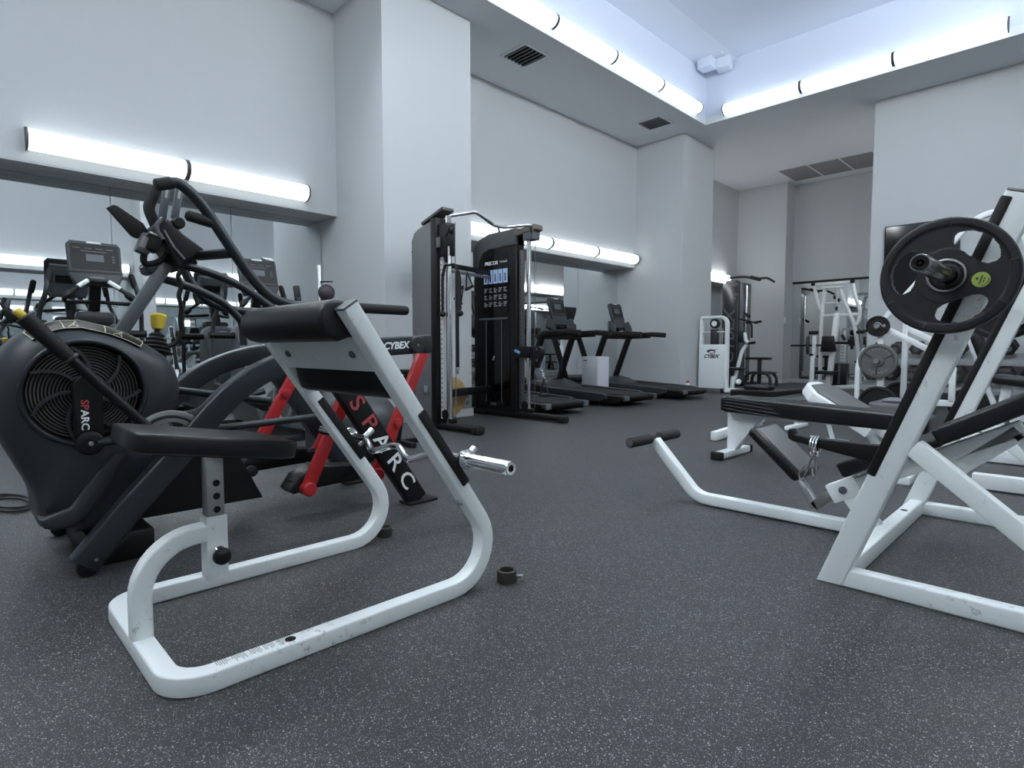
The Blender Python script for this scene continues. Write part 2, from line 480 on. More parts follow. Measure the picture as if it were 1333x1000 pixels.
# skirting
b = MB()
b.span(XCOL, XCOL+.015, 3.0, 4.096, 0, .085, .003).span(XM, XCOL+.015, 3.0, 3.015, 0, .085, .003)
structure(b.build('baseboard_column', TRIM), 'white skirting at the foot of the broad column', 'skirting')
b = MB().span(XCOL, XCOL+.015, 8.502, 9.535, 0, .085, .003).span(XM, XCOL, 8.502, 8.517, 0, .085, .003)
structure(b.build('baseboard_pillar', TRIM), 'white skirting at the foot of the far column', 'skirting')
b = MB().span(XM, -4.555, 12.415, 12.43, 0, .085, .003).span(-4.57, -4.555, 12.43, 12.9, 0, .085, .003).span(-4.555, -1.65, 12.895, 12.913, 0, .085, .003)
structure(b.build('baseboard_far', TRIM), 'white skirting round the alcove', 'skirting')
b = MB().span(-2.305, .6, YB-.015, YB, 0, .085, .003)
structure(b.build('baseboard_right', TRIM), 'white skirting under the television wall', 'skirting')

# mirrors: every panel a sheet of its own
def mpanel(axis, face, a0, a1, label, group, z0=0.09, z1=ZS-.016, out=1):
    g = 0.003
    if axis == 'x': m = MB().span(face-.008*out, face, a0+g, a1-g, z0, z1)
    else: m = MB().span(a0+g, a1-g, face-.008*out, face, z0, z1)
    tag(m.build('wall_mirror', MIRROR), label, 'mirror', group)
ys = [3.012, at(301, 300, x=XM).y, at(145, 300, x=XM).y]
st = ys[1]-ys[2]
ys += [ys[2]-st, ys[2]-2*st, -3.2]
nm = ['narrow mirror panel beside the broad column, left wall', 'wide mirror panel behind the bike nearest the column', 'wide mirror panel behind the lone bike console on the left',
      'mirror panel just past the left frame edge', 'mirror panel on the left wall beside the camera', 'last mirror panel on the left wall towards the near end']
for k in range(len(ys)-1):
    mpanel('x', XM, ys[k+1], ys[k], nm[k], 'left wall mirrors')
ym = [8.514, at(752, 400, x=XM).y]
st = .98
while ym[-1]-st > 4.4: ym.append(ym[-1]-st)
ym.append(4.084)
for k in range(len(ym)-1):
    mpanel('x', XM, ym[k+1], ym[k], ['mirror panel in the corner behind the farthest treadmill', 'mirror panel behind the middle treadmill console', 'mirror panel behind the cable tower and nearest treadmill',
           'mirror panel half hidden by the black cable tower', 'mirror panel hidden behind the broad column edge', 'mirror strip against the back of the broad column'][min(k, 5)], 'mirrors behind the treadmills')
mpanel('x', -5.95, 9.53, 12.42, 'alcove side mirror showing the dark tower reflected', 'alcove mirrors')
ymirr = 12.906
tag(MB().span(-4.562, -1.66, ymirr, ymirr+.008, 0.09, 2.07).build('wall_mirror', MIRROR), 'mirror at the end of the alcove behind the white press machine', 'mirror', 'alcove mirrors')
tag(MB().span(-1.648, -1.64, 9.76, 12.85, 0.09, ZS-.01).build('wall_mirror', MIRROR), 'mirror on the hidden right side of the alcove', 'mirror', 'alcove mirrors')
tag(MB().span(RXM, RXM+.008, YN+.2, 2.79, 0.09, ZS-.01).build('wall_mirror', MIRROR), 'large mirror on the camera side, near bay', 'mirror', 'camera side mirrors')
tag(MB().span(RXM, RXM+.008, 3.01, YB-.02, 0.09, ZS-.01).build('wall_mirror', MIRROR), 'large mirror on the camera side, far bay', 'mirror', 'camera side mirrors')

SEAMG = mat('end_plate_grey', (.10, .105, .115), .6)
# fluorescent fittings: D section diffuser, white back tray, thin grey end plates
def fitting(axis, face, out, a0, a1, z, material, label, group):
    """axis: direction the tube runs; face: wall coordinate; out: +1/-1 away from the wall"""
    prof = []
    R = .078
    for k in range(13):
        a = math.radians(-90+15*k)
        prof.append((.012+.095*math.cos(a) if k not in (0, 12) else .012, R*math.sin(a)))
    mid = (face, (a0+a1)/2, z) if axis == 'y' else ((a0+a1)/2, face, z)
    t = thing('fluorescent_light', label, 'light fitting', mid, group)
    def pr(poly, b0, b1):
        q = [(face+out*p[0], z+p[1]) for p in poly]
        return MB().prism(q, 'y' if axis == 'y' else 'x', b0, b1)
    lo, hi = min(a0, a1), max(a0, a1)
    pr(prof, lo+.012, hi-.012).build('diffuser', material, t, angle=30)
    pr([(0, -.07), (.014, -.07), (.014, .07), (0, .07)], lo, hi).build('back_tray', WHITE2, t)
    big = [(p[0]*1.07, p[1]*1.08) for p in prof]
    for e0, e1 in ((lo+.001, lo+.015), (hi-.015, hi-.001)):
        pr(big, e0, e1).build('end_cap', SEAMG, t)
    return t
fitting('y', XU, 1, .534, 1.600, 2.253, TUBE, 'left half of the long light above the left mirrors', 'lights over the left mirrors')
fitting('y', XU, 1, 1.604, 2.683, 2.253, TUBE, 'right half of the long light above the left mirrors', 'lights over the left mirrors')
for k, (a, b) in enumerate([(7.372, 8.486), (6.295, 7.368), (5.225, 6.291), (4.155, 5.221)]):
    fitting('y', XU, 1, a, b, 2.228, TUBE, ['light above the treadmills, end one against the far column', 'light above the treadmills, second from the far column', 'light above the treadmills just right of the black cable tower',
            'light above the treadmills half hidden behind the cable tower'][k], 'lights over the treadmills')
for k, (a, b) in enumerate([(10.85, 11.92), (9.775, 10.846)]):
    fitting('y', -5.58, 1, a, b, 2.19, ALCTUBE, ['short bright light in the alcove above the dark tower', 'alcove light hidden behind the far column'][k], 'alcove lights')
for k, (a, b) in enumerate([(10.72, 11.78), (9.78, 10.716)]):
    fitting('y', -2.0, -1, a, b, 2.22, ALCTUBE, ['hidden alcove light on the right side, far one', 'hidden alcove light on the right side, near one'][k], 'alcove lights')
yy = [8.158, 7.078, 6.003, 4.91, 3.83, 2.75, 1.67, .59, -.49, -1.57]
ordl = ['end light by the corner on the left tray edge', 'second light from the corner on the left tray edge', 'third light from the corner on the left tray edge',
        'fourth light from the corner on the left tray edge, cut by the frame']
for k in range(9):
    fitting('y', CX0, 1, yy[k+1]+.004, yy[k], 4.265, COVETUBE if k < 5 else FILLTUBE, ordl[k] if k < 4 else 'tray edge light out of sight above the camera, left side', 'lights along the left tray edge')  # past the frame the row is brightened as fill
xx = [-4.035, -2.955, -1.89, -.815]
for k in range(3):
    fitting('x', CY1, -1, xx[k], xx[k+1]-.004, 4.238, COVETUBE, ['light nearest the corner on the far tray edge', 'middle light on the far tray edge', 'rightmost light on the far tray edge'][k], 'lights along the far tray edge')
for k in range(6):
    fitting('y', CX1, -1, 7.6-1.08*k-1.076, 7.6-1.08*k, 4.25, FILLTUBE, 'unseen tray edge light above the camera, right side, run bright as fill', 'unseen fill lights along the right tray edge')  # unseen row assumed to match the left, brightened to fill the room
for k in range(4):
    fitting('y', RX, -1, 2.73-1.08*k-1.076, 2.73-1.08*k, 2.25, TUBE, 'wall light behind the camera seen in the left mirrors', 'lights on the camera side')
for k in range(3):
    fitting('y', RX, -1, 6.5-1.08*k-1.076, 6.5-1.08*k, 2.25, TUBE, 'wall light on the camera side past the right frame edge', 'lights on the camera side')

for k in range(3):
    fitting('x', CY0, 1, -3.6+1.08*k, -3.6+1.08*k+1.076, 4.25, FILLTUBE, 'added fill light on the tray edge behind the camera', 'added fill lights along the near tray edge')  # tubes added as fill, lighting the near sides from behind the camera
# corner boxes at the tray corner
t = thing('corner_housing', 'pair of small white boxes high in the tray corner', 'housing', (-4.15, 8.25, 4.76))
for k, (cx, cy) in enumerate(((-4.17, 8.14), (-4.0, 8.32))):
    MB().box((cx, cy, 4.87), (.20, .20, .19), rot=math.radians(10 if k else 0), bev=.006).build('box', COVEM, t)
MB().span(-4.33, -3.93, 8.08, 8.45, 4.915, 4.944, .004).build('mounting_plate', COVEM, t)

# ceiling registers
def register(cx, cy, label):
    t = thing('ceiling_vent', label, 'vent', (cx, cy, ZC), 'square ceiling vents')
    s = .21
    f = MB()
    for a, b, c_, d in ((-s, s, -s, -s+.035), (-s, s, s-.035, s), (-s, -s+.035, -s+.035, s-.035), (s-.035, s, -s+.035, s-.035)):
        f.span(cx+a, cx+b, cy+c_, cy+d, ZC-.012, ZC, .003)
    f.build('frame', CEILM, t)
    MB().span(cx-s+.03, cx+s-.03, cy-s+.03, cy+s-.03, ZC-.004, ZC-.001).build('backing', BLACK, t)
    for k in range(6):
        y = cy-s+.055+k*.058
        m = MB().bar((cx-s+.03+.02*k*0, y, ZC-.014), (cx+s-.03, y, ZC-.014), .006, .030, up=(0, .62, .78), bev=0)
        m.build('louvre', GREYL, t)
    return t
register(-4.815, 5.0, 'square ceiling vent nearer the camera, left of the tray lights')
register(-4.83, 7.83, 'square ceiling vent farther off, near the far column')
for k in range(5):
    x0 = -4.45+.532*k
    t = thing('return_grille', ['leftmost grey grille in the alcove ceiling', 'middle grey grille in the alcove ceiling', 'right grey grille in the alcove ceiling cut by the wall edge'][k] if k < 3 else 'grey alcove ceiling grille hidden behind the wall', 'ceiling grille', (x0+.26, 12.03, ZC), 'alcove ceiling grilles')
    MB().span(x0+.012, x0+.52, 11.565, 12.50, ZC-.008, ZC-.001, .002).build('panel', TILE, t)
    f = MB()
    for a in ((x0, x0+.014, 11.55, 12.515), (x0+.518, x0+.531, 11.55, 12.515), (x0+.014, x0+.518, 11.55, 11.566), (x0+.014, x0+.518, 12.499, 12.515)):
        f.span(*a, ZC-.012, ZC)
    f.build('frame', CEILM, t)

# television
t = thing('television', 'black flat television on the wall behind the big weight plate', 'television', (-1.7, YB-.03, 1.9))
MB().span(-2.11, -1.28, YB-.05, YB-.012, 1.42, 2.38, .006).build('casing', BLACK, t)
MB().span(-2.095, -1.295, YB-.053, YB-.049, 1.44, 2.365).build('screen', SCREEN, t)
MB().span(-1.9, -1.5, YB-.013, YB, 1.7, 2.1).build('wall_bracket', BLACK, t)
# switch on the return of the alcove wall
p = at(1021.5, 417, x=-4.57)
t = thing('light_switch', 'white light switch on the alcove wall edge', 'switch', p)
MB().span(-4.57, -4.56, p.y-.045, p.y+.045, p.z-.065, p.z+.065, .003).build('plate', WHITE2, t)
MB().span(-4.56, -4.553, p.y-.012, p.y+.012, p.z-.03, p.z+.03, .002).build('rocker', WHITE2, t)
# outlet on the column
p = at(606, 520, x=XCOL)
t = thing('wall_outlet', 'white wall outlet low on the broad column, seen through the cable machine', 'outlet', p)
MB().span(XCOL, XCOL+.03, p.y-.05, p.y+.05, p.z-.085, p.z+.085, .004).build('plate', BOX, t)
for s in (-1, 1):
    MB().span(XCOL+.03, XCOL+.034, p.y-.02, p.y+.02, p.z+s*.035-.02, p.z+s*.035+.02, .002).build('socket', GREYL, t)
p = at(548, 375, x=XCOL)
# ================================================================== preacher curl bench
XN, XF = -1.295, -1.867           # near and far side frames
T = .045
bench = thing('preacher_curl_bench', 'white steel preacher curl bench with black seat, front left', 'weight bench', (-1.58, .7, 0))
pts = fillet([(XN, .93, .0225), (XN, .3175, .0225), (XF, .3175, .0225), (XF, .93, .0225)], .075, 8)
MB().rail(pts, T, T, (0, 0, 1), .005).build('base_frame', WHITE, bench)
d = Vector((0, -.349, .506)).normalized()
for xs in (XN, XF):
    top = Vector((xs, .717, .826)); corner = Vector((xs, 1.274, .0225))
    path = fillet([(xs, .93, .0225), corner, top], .122, 10)
    MB().rail(path, T, T, (1, 0, 0), .005).build('upright_post', WHITE, bench)
    n = Vector((0, d.z, -d.y))      # towards +Y
    c0 = Vector((xs, .9185, .549)); c1 = Vector((xs, 1.077, .3285))
    off = n*.002
    MB().bar(c0+off, c1+off, T+.008, .028, up=n, bev=.004).build('rubber_guard', RUBBER, bench)
    # bar rest: chrome peg standing off the post
    b = Vector((xs-.004, 1.052, .358))
    MB().cyl(b, b+Vector((0, .082, .066)), .0125, n=16, bev=.003).build('bar_rest', CHROME, bench)
    # end cap
    MB().bar(top-d*.004, top+d*.004, T+.0015, T+.0015, up=n, bev=.003).build('end_cap', GREYM, bench)
    # foot hole on the rail
    MB().lathe((xs, .56 if xs == XN else .60, .0448), (0, 0, 1), [(0, .012), (.0012, .012)], n=20).build('hole_plug', BLACK, bench)
# side bolts on the near post
bc = Vector((XN, 1.067, .321))+Vector((0, -.349, .506)).normalized()*(-.045)
nf = Vector((0, -d.z, d.y))
MB().lathe(bc+nf*.021, nf, [(0, .010), (.006, .010), (.010, .006)], n=16).build('bolt', STEEL, bench)
# arm pad: rolled top and slab running down behind the posts
ang = d
prof = [(.742, .748), (.712, .738), (.686, .746), (.668, .764), (.660, .788), (.664, .812), (.678, .832), (.700, .842), (.722, .842), (.748, .826),
        (.775, .79), (.905, .615), (.908, .60), (.898, .588), (.868, .585), (.850, .594), (.842, .612), (.828, .668), (.774, .750)]
pad = MB().prism(prof, 'x', XF+.026, XN-.026, bev=.012).build('arm_pad', VINYL, bench, angle=50)
plate = MB().prism([(.752, .752), (.758, .756), (.822, .664), (.816, .660)], 'x', XF+.02, XN-.02).build('pad_plate', WHITE, bench)
for x in (XF+.09, XN-.09):
    MB().lathe((x, .787, .708), (0, -d.z, d.y), [(0, .011), (.008, .011), (.012, .007)], n=16).build('bolt', GREYM, plate)
# seat support
XS = -1.558
arch = fillet([(XS, .3175, .03), (XS, .3175, .262), (XS, .475, .262)], .125, 10)
MB().rail(arch, .048, .044, (1, 0, 0), .007).build('seat_arch', WHITE, bench)
MB().span(XS-.026, XS+.026, .459, .509, .140, .302, .004).build('seat_sleeve', WHITE, bench)
post = MB().span(XS-.0205, XS+.0205, .4635, .5045, .15, .475, .003).build('seat_post', STEEL, bench)
for z in (.318, .352, .385):
    MB().lathe((XS+.0203, .486, z), (1, 0, 0), [(0, .0085), (.0012, .0085)], n=20).build('pin_hole', BLACK, post)
pin = MB().lathe((XS+.026, .486, .212), (1, -.15, 0), [(0, .017), (.012, .017), (.018, .012), (.032, .012)], n=18).build('pull_pin', CHROME, bench)
MB().lathe((XS+.052, .482, .212), (1, -.15, 0), [(0, .012), (.004, .019), (.014, .0215), (.024, .019), (.029, .010)], n=20).build('knob', BLACK, pin)
# seat pad, tipped forward
tilt = math.atan2(-.063, .371)
M = Matrix.Translation(Vector((XS-.02, .474, .487))) @ Matrix.Rotation(tilt, 4, 'X')
m = MB(); b = MB()
b.prism([(-.115, -.178), (.115, -.178), (.135, -.155), (.135, .15), (.10, .195), (-.10, .195), (-.135, .15), (-.135, -.155)], 'z', -.0225, .0225, bev=.007)
b.xform(M); seat = b.build('seat', VINYL, bench, angle=50)
b = MB().box((0, 0, -.027), (.16, .26, .008)); b.xform(M); b.build('seat_plate', BLACK, seat)
# printed warning strip on the near rail: short dark lines of print
random.seed(3)
m = MB()
for k in range(40):
    y = .40+.0042*k
    if k in (6, 7, 15, 16, 23, 30, 31): continue
    m.span(XN-.017, XN-.017+random.uniform(.014, .031), y, y+.0015, .0449, .0454)
m.build('warning_print', GTXT, bench)
MB().span(XN-.002, XN+.008, .548, .556, .0449, .0455).build('warning_symbol', REDTXT, bench)

# ================================================================== EZ curl bar on the bench
ez = thing('curl_bar', 'chrome zigzag curl bar resting across the white preacher bench', 'barbell', (-1.6, 1.055, .41))
y0 = 1.064
shaft = smooth_path([(-1.264, y0, .405), (-1.33, y0, .405), (-1.39, y0, .404), (-1.425, y0-.003, .398), (-1.485, y0-.020, .378), (-1.52, y0-.022, .377), (-1.585, y0-.004, .399), (-1.61, y0-.002, .401),
                     (-1.64, y0-.006, .397), (-1.70, y0-.022, .378), (-1.73, y0-.022, .378), (-1.79, y0-.003, .400), (-1.82, y0, .404), (-1.93, y0, .405)], 5)
MB().tube(shaft, .0115, 14).build('shaft', CHROME, ez)
for s, x, L_ in ((1, -1.264, .190), (-1, -1.905, .215)):
    sl = MB().lathe((x, y0, .405), (s, 0, 0), [(0, .012), (0, .027), (.004, .029), (.012, .029), (.016, .0225), (.022, .0205), (.028, .0195), (L_-.006, .0195), (L_, .0175)], n=28).build('sleeve', CHROME, ez)
    MB().lathe((x+s*L_, y0, .405), (s, 0, 0), [(0, .0095), (.0006, .0095), (.0006, .0075), (.002, .0075), (.002, .004), (.0008, .004)], n=20).build('end_bolt', BLACK, sl)

# ================================================================== loose collars on the floor
def collar(x, y, label, rot):
    t = thing('bar_collar', label, 'collar', (x, y, 0), 'black bar collars on the floor')
    c = MB(); c.lathe((x, y, .0), (0, 0, 1), [(0, .022), (0, .029), (.002, .031), (.034, .031), (.036, .029), (.036, .0225), (.034, .0215), (.001, .0215)], n=32, cap=False)
    # stitch the bore
    c.build('ring', DRAB, t)
    dx, dy = math.cos(rot), math.sin(rot)
    s = MB().cyl((x+dx*.028, y+dy*.028, .018), (x+dx*.05, y+dy*.05, .018), .0048, n=12)
    s.build('screw', STEEL, t)
    MB().cyl((x+dx*.05-dy*.016, y+dy*.05+dx*.016, .024), (x+dx*.05+dy*.016, y+dy*.05-dx*.016, .010), .0036, n=10, bev=.001).build('wing_handle', IRON, t)
collar(-1.262, 1.232, 'black collar with a wing screw on the open floor right of the preacher bench', math.radians(35))
collar(-1.905, 1.20, 'black collar on the floor half hidden behind the far rail of the preacher bench', math.radians(120))

# ================================================================== fan resisted charcoal fan trainer
XA, XB = -2.23, -2.80       # near and far frame beams (centres)
arc = thing('fan_trainer', 'large charcoal fan trainer with fan cage and red pedal links', 'cardio machine', (-2.5, .9, 0))
beam = smooth_path([(0, .305, .040), (0, .44, .20), (0, .575, .345), (0, .675, .465), (0, .775, .562), (0, .90, .640), (0, 1.08, .694), (0, 1.40, .728), (0, 1.63, .742)], 6)
for x, side in ((XA, 1), (XB, -1)):
    pts = [(x, p.y, p.z) for p in beam]
    fr = MB().rail(pts, .066, .082, (1, 0, 0), .009).build('arc_beam', FRAME, arc, angle=45)
    # end cap and pivot of the beam
    MB().box((x, 1.635, .742), (.072, .05, .088), rot=Matrix.Rotation(math.radians(3), 4, 'X'), bev=.012).build('beam_cap', GREYP, fr)
    MB().lathe((x+side*.033, 1.565, .738), (side, 0, 0), [(0, .038), (.016, .038), (.020, .034), (.020, .012), (.017, .010)], n=28).build('pivot_cap', GREYP, fr)
    MB().lathe((x+side*.05, 1.565, .738), (side, 0, 0), [(0, .007), (.003, .006)], n=14).build('pivot_bolt', STEEL, fr)
    wh = MB().cyl((x-.022, .315, .030), (x+.022, .315, .030), .030, n=24, bev=.006).build('transport_wheel', RUBBER, arc)
    MB().lathe((x+side*.033, .335, .055), (side, 0, 0), [(0, .006), (.003, .005)], n=12).build('axle_bolt', STEEL, wh)
    # rear leg with lettering
    a = Vector((x, 1.12, .700)); e = Vector((x, 1.582, .010)); dd = (e-a).normalized()
    lg = MB().bar(a, e, .055, .098, up=(0, dd.z, -dd.y), bev=.01).build('rear_leg', FRAME if side < 0 else BLACK, arc)
    MB().span(x-.045, x+.045, 1.515, 1.675, 0, .014, .004).build('foot_plate', RUBBER, lg)
    if side > 0:
        for ch, (a_, b_), m_ in (('S', (475.5, 516), REDTXT), ('P', (491, 542), REDTXT), ('A', (504.5, 569), WTXT), ('R', (520, 596), WTXT), ('C', (534, 621), WTXT)):
            q_ = at(a_, b_, x=x+.0285)
            tq = (q_-a).dot(dd)          # keep the letters on the leg's centre line
            lettering('lettering', ch, .098, frame(a+dd*tq+Vector((.0285, 0, 0)), dd, (0, -dd.z, dd.y)), m_, lg, depth=.0008, sx=1.2, bold=.001)
        o = Vector((x+.0338, at(515.5, 452, x=x+.033).y, .733))
        lettering('lettering', 'CYBEX', .043, frame(o, (0, 1, .06), (0, -.06, 1)), WTXT, fr, depth=.0008, shear=.25, bold=.0015, sx=1.0)
        # winged mark before the name
        mk = MB()
        for k in range(3):
            y = 1.315-.012*k; mk.prism([(y, .716+.012*k), (y+.035-.006*k, .722+.012*k), (y+.03-.006*k, .728+.012*k), (y-.004, .722+.012*k)], 'x', x+.0332, x+.0345)
        mk.build('emblem', WTXT, fr)
# cross tubes between the side frames
for y, z in ((1.56, .738), (.40, .11), (1.40, .30)):
    MB().cyl((XB, y, z), (XA, y, z), .028, n=18).build('cross_tube', FRAME, arc)

# fan shroud: lens-like body with a flattened round face
def shroud_outline():
    # side outline in (y,z), clockwise from the top
    return smooth_path([(0, y, z) for y, z in ((.345, .815), (.44, .79), (.53, .745), (.615, .675), (.645, .57), (.615, .48), (.545, .41), (.49, .30), (.455, .22), (.41, .15), (.34, .115), (.235, .125),
             (.215, .17), (.205, .25), (.165, .35), (.125, .46), (.108, .58), (.135, .69), (.20, .77), (.275, .808), (.345, .815))], 4)[:-1]
out = shroud_outline(); cy, cz = .37, .55
fc = Vector((0, .347, .577))
FR = .172
n = len(out)
rings = []
def ring(scale, x, blend):
    r = []
    for p in out:
        q = Vector((x, fc.y+(p.y-fc.y)*scale, fc.z+(p.z-fc.z)*scale))
        a = math.atan2(p.z-fc.z, p.y-fc.y)
        cir = Vector((x, fc.y+FR*math.cos(a), fc.z+FR*math.sin(a)))
        r.append(q.lerp(cir, blend))
    return r
XSH = -2.325
body = MB()
rl = [ring(1, XSH-.20, 0), ring(1.0, XSH-.12, 0), ring(.985, XSH-.075, 0), ring(.94, XSH-.04, 0), ring(.86, XSH-.012, .15), ring(.80, XSH, .55), ring(.80, XSH+.004, 1.0)]
body.loft(rl, cap=False)
# back half, mirrored
rb = [ring(1, XSH-.20, 0), ring(1.0, XSH-.28, 0), ring(.985, XSH-.325, 0), ring(.94, XSH-.36, 0), ring(.86, XSH-.388, .15), ring(.80, XSH-.40, .55), ring(.80, XSH-.404, 1.0)]
body.loft(rb, cap=False)
sh = body.build('fan_shroud', GREYP, arc, angle=60)
# shiny ridge band along the top of the shroud
# recess wall and grille, both faces
for s, xf in ((1, XSH+.004), (-1, XSH-.404)):
    w = MB().lathe((xf, fc.y, fc.z), (-s, 0, 0), [(0, FR), (-.006*0, FR-.002), (.006, FR-.012), (.05, FR-.018), (.055, .02)], n=56, cap=False).build('fan_well', BLACK, sh, angle=50)
    MB().torus((xf+s*.001, fc.y, fc.z), (1, 0, 0), FR-.004, .008, n=64).build('fan_rim', FRAME, sh)
    g = MB()
    for k in range(13):
        g.torus((xf-s*.030, fc.y, fc.z), (1, 0, 0), .045+.0095*k, .0020, n=48, m=6)
    g.build('grille', IRON, sh)
    for k in range(7):
        a = math.radians(20+360/7*k)
        pts = []
        for j in range(7):
            r_ = .03+.125*j/6; aa = a+.55*(j/6)**1.4
            pts.append((xf-s*.016, fc.y+r_*math.cos(aa), fc.z+r_*math.sin(aa)))
        MB().ring_sweep(pts, [(.010, .0045), (-.008, .0045), (-.008, -.0045), (.010, -.0045)], up0=(1, 0, 0)).build('spoke', GREYP, sh)
# instruction panel on top of the shroud, following its curve
top = [p for p in out if p.z > .735 and .20 < p.y < .56]
top.sort(key=lambda p: p.y)
pn = MB(); rr = []
def rp(p, sc, x): return Vector((x, fc.y+(p.y-fc.y)*sc, fc.z+(p.z-fc.z)*sc))
for p in top:
    o_ = Vector((.0025, 0, .0025))
    rr.append([rp(p, .985, XSH-.075)+o_, rp(p, .94, XSH-.04)+o_, rp(p, .875, XSH-.016)+o_])
dn = Vector((-.002, 0, -.002))
pn.loft([[a[0], a[1], a[2], a[2]+dn, a[1]+dn, a[0]+dn] for a in rr])
pan = pn.build('instruction_panel', BLACK, sh, angle=60)
ln = MB()
for side in (0, 2):
    ln.tube([Vector(r[side])+Vector((0.001, 0, .001)) for r in rr], .0012, 6)
for i in (0, len(rr)//3, 2*len(rr)//3, len(rr)-1):
    ln.tube([q_+Vector((.001, 0, .001)) for q_ in rr[i]], .0012, 6)
for i in (len(rr)//3+2, 2*len(rr)//3+2):      # small striding figures
    i = min(i, len(rr)-2)
    A = Vector(rr[i][0]).lerp(rr[i][1], .3); B = Vector(rr[i][2]); Y = (Vector(rr[i+1][0])-Vector(rr[i][0])).normalized(); D = B-A; up = Vector((.002, 0, .002))
    def q(u, v): return A+D*u+Y*v+up
    ln.sphere(q(.2, .004), .0035, 10)
    ln.tube([q(.28, .002), q(.55, -.004)], .0014, 6); ln.tube([q(.55, -.004), q(.68, .006), q(.85, .004)], .0014, 6); ln.tube([q(.55, -.004), q(.7, -.012), q(.88, -.02)], .0014, 6)
    ln.tube([q(.32, .001), q(.42, .012)], .0012, 6); ln.tube([q(.32, .001), q(.45, -.012)], .0012, 6)
ln.build('panel_print', mat('gold_print', (.62, .60, .42), .5), pan)
# screws on the shroud face
for y, z in ((.225, .74), (.475, .745), (.175, .60), (.24, .20)):
    MB().lathe((XSH-.032, y, z), (1, 0, 0), [(0, .009), (.006, .009)], n=16).build('screw_plug', BLACK, sh)
# lower skirt on the right of the shroud
MB().prism([(.345, .45), (.47, .44), (.60, .47), (.63, .40), (.50, .20), (.42, .105), (.30, .105), (.32, .25)], 'x', XSH-.37, XSH-.022, bev=.045).build('lower_cover', GREYP, arc)
MB().span(XB, XA-.06, .33, .52, .0, .10, .01).build('base_plate', BLACK, arc)
MB().prism([(.50, .10), (.95, .10), (.78, .45), (.62, .45)], 'x', XSH-.33, XSH-.10, bev=.01).build('drive_housing', BLACK, arc)
lc = [at(a, b, x=XSH+.0) for a, b in ((146, 583), (168, 592), (150, 622), (131, 652), (112, 676), (97, 687), (74, 692), (58, 690), (52, 678), (92, 661), (112, 632))]
MB().prism([(p.y, p.z) for p in lc], 'x', XSH-.09, XSH+.0, bev=.014).build('leg_cover', GREYP, arc, angle=50)
# crank arm cover with lettering
cr = MB().prism([(y, z) for y, z in [(.347+.040*math.cos(math.radians(a)), .592+.045*math.sin(math.radians(a))) for a in range(0, 181, 15)]+[(.309, .41), (.385, .41)]], 'x', XSH+.0, XSH+.034, bev=.005).build('crank_arm', BLACK, arc)
lettering('lettering', 'SP', .029, frame(at(110, 527, x=XSH+.0345), (0, 0, -1), (0, 1, 0)), REDTXT, cr, depth=.0006, sx=1.15, bold=.0006)
lettering('lettering', 'ARC', .029, frame(at(110.5, 547, x=XSH+.0345), (0, 0, -1), (0, 1, 0)), WTXT, cr, depth=.0006, sx=1.15, bold=.0006)
MB().lathe((XSH+.03, .345, .415), (1, 0, 0), [(0, .038), (.02, .038), (.026, .030), (.026, .02), (.030, .018), (.030, .008)], n=28).build('crank_hub', BLACK, cr)
MB().lathe((XSH+.06, .345, .415), (1, 0, 0), [(0, .008), (.003, .006)], n=14).build('hub_bolt', STEEL, cr)
# connecting rods from the cranks to the pedal links
for x, y1, z1 in ((XSH+.045, 1.18, .44), (XSH-.445, 1.10, .52)):
    MB().tube([(x, .36, .415), (x, .72, .425), (x, y1, z1)], .014, 12).build('connecting_rod', FRAME, arc)
MB().cyl((XSH-.40, .60, .565), (XSH-.12, 1.0, .50), .016, n=12).build('cross_link', FRAME, arc)
# incline selector: slotted steel quadrant and hand lever
qd = []
for a in range(20, 171, 10): qd.append((.56+.105*math.cos(math.radians(a)), .425+.085*math.sin(math.radians(a))))
for a in range(170, 19, -10): qd.append((.56+.062*math.cos(math.radians(a)), .425+.045*math.sin(math.radians(a))))
quad = MB().prism(qd, 'x', XA+.005, XA+.012, bev=.001).build('slotted_quadrant', STEEL, arc)
sl = [(.56+.084*math.cos(math.radians(a)), .425+.065*math.sin(math.radians(a))) for a in range(40, 141, 10)]
MB().tube([(XA+.0125, y, z) for y, z in sl], .0055, 8).build('slot', BLACK, quad)
MB().prism([(.52, .425), (.66, .425), (.675, .445), (.62, .452)], 'x', XA-.01, XA+.02, bev=.003).build('lever_bracket', BLACK, arc)
MB().lathe((XA+.02, .61, .437), (1, 0, 0), [(0, .008), (.005, .006)], n=14).build('bracket_bolt', STEEL, arc)
la = at(30, 412, x=-2.2); lb = at(196, 560, x=-2.2)
dv = (lb-la)
lev = MB().tube([la+dv*.3, lb], .0155, 16).build('incline_lever', BLACK, arc)
MB().lathe(la, dv, [(0, .020), (.004, .0235), (.05, .0235), (dv.length*.33, .0205), (dv.length*.34, .026), (dv.length*.35, .026), (dv.length*.355, .018)], n=22).build('rubber_grip', RUBBER, lev)
MB().cyl(la-dv.normalized()*.024, la+dv.normalized()*.004, .012, n=16, bev=.004).build('yellow_button', YELLOW, lev)
# damper lever with bellows and yellow knob
kb = Vector((-2.53, .600, .735)); kt = Vector((-2.55, .620, .86))
ax = (kt-kb)
bl = [(i*.0085, (.062-.0045*i)*(1 if i % 2 == 0 else .82)) for i in range(10)]
bel = MB().lathe(kb-ax.normalized()*.03, ax, bl, n=24).build('rubber_bellows', RUBBER, arc)
MB().cyl(kb+ax*.30, kb+ax*.55, .010, n=12).build('lever_stem', BLACK, bel)
MB().lathe(kb+ax*.48, ax, [(0, .018), (.01, .022), (.05, .029), (.058, .024), (.060, .012)], n=20).build('yellow_knob', YELLOW, bel)

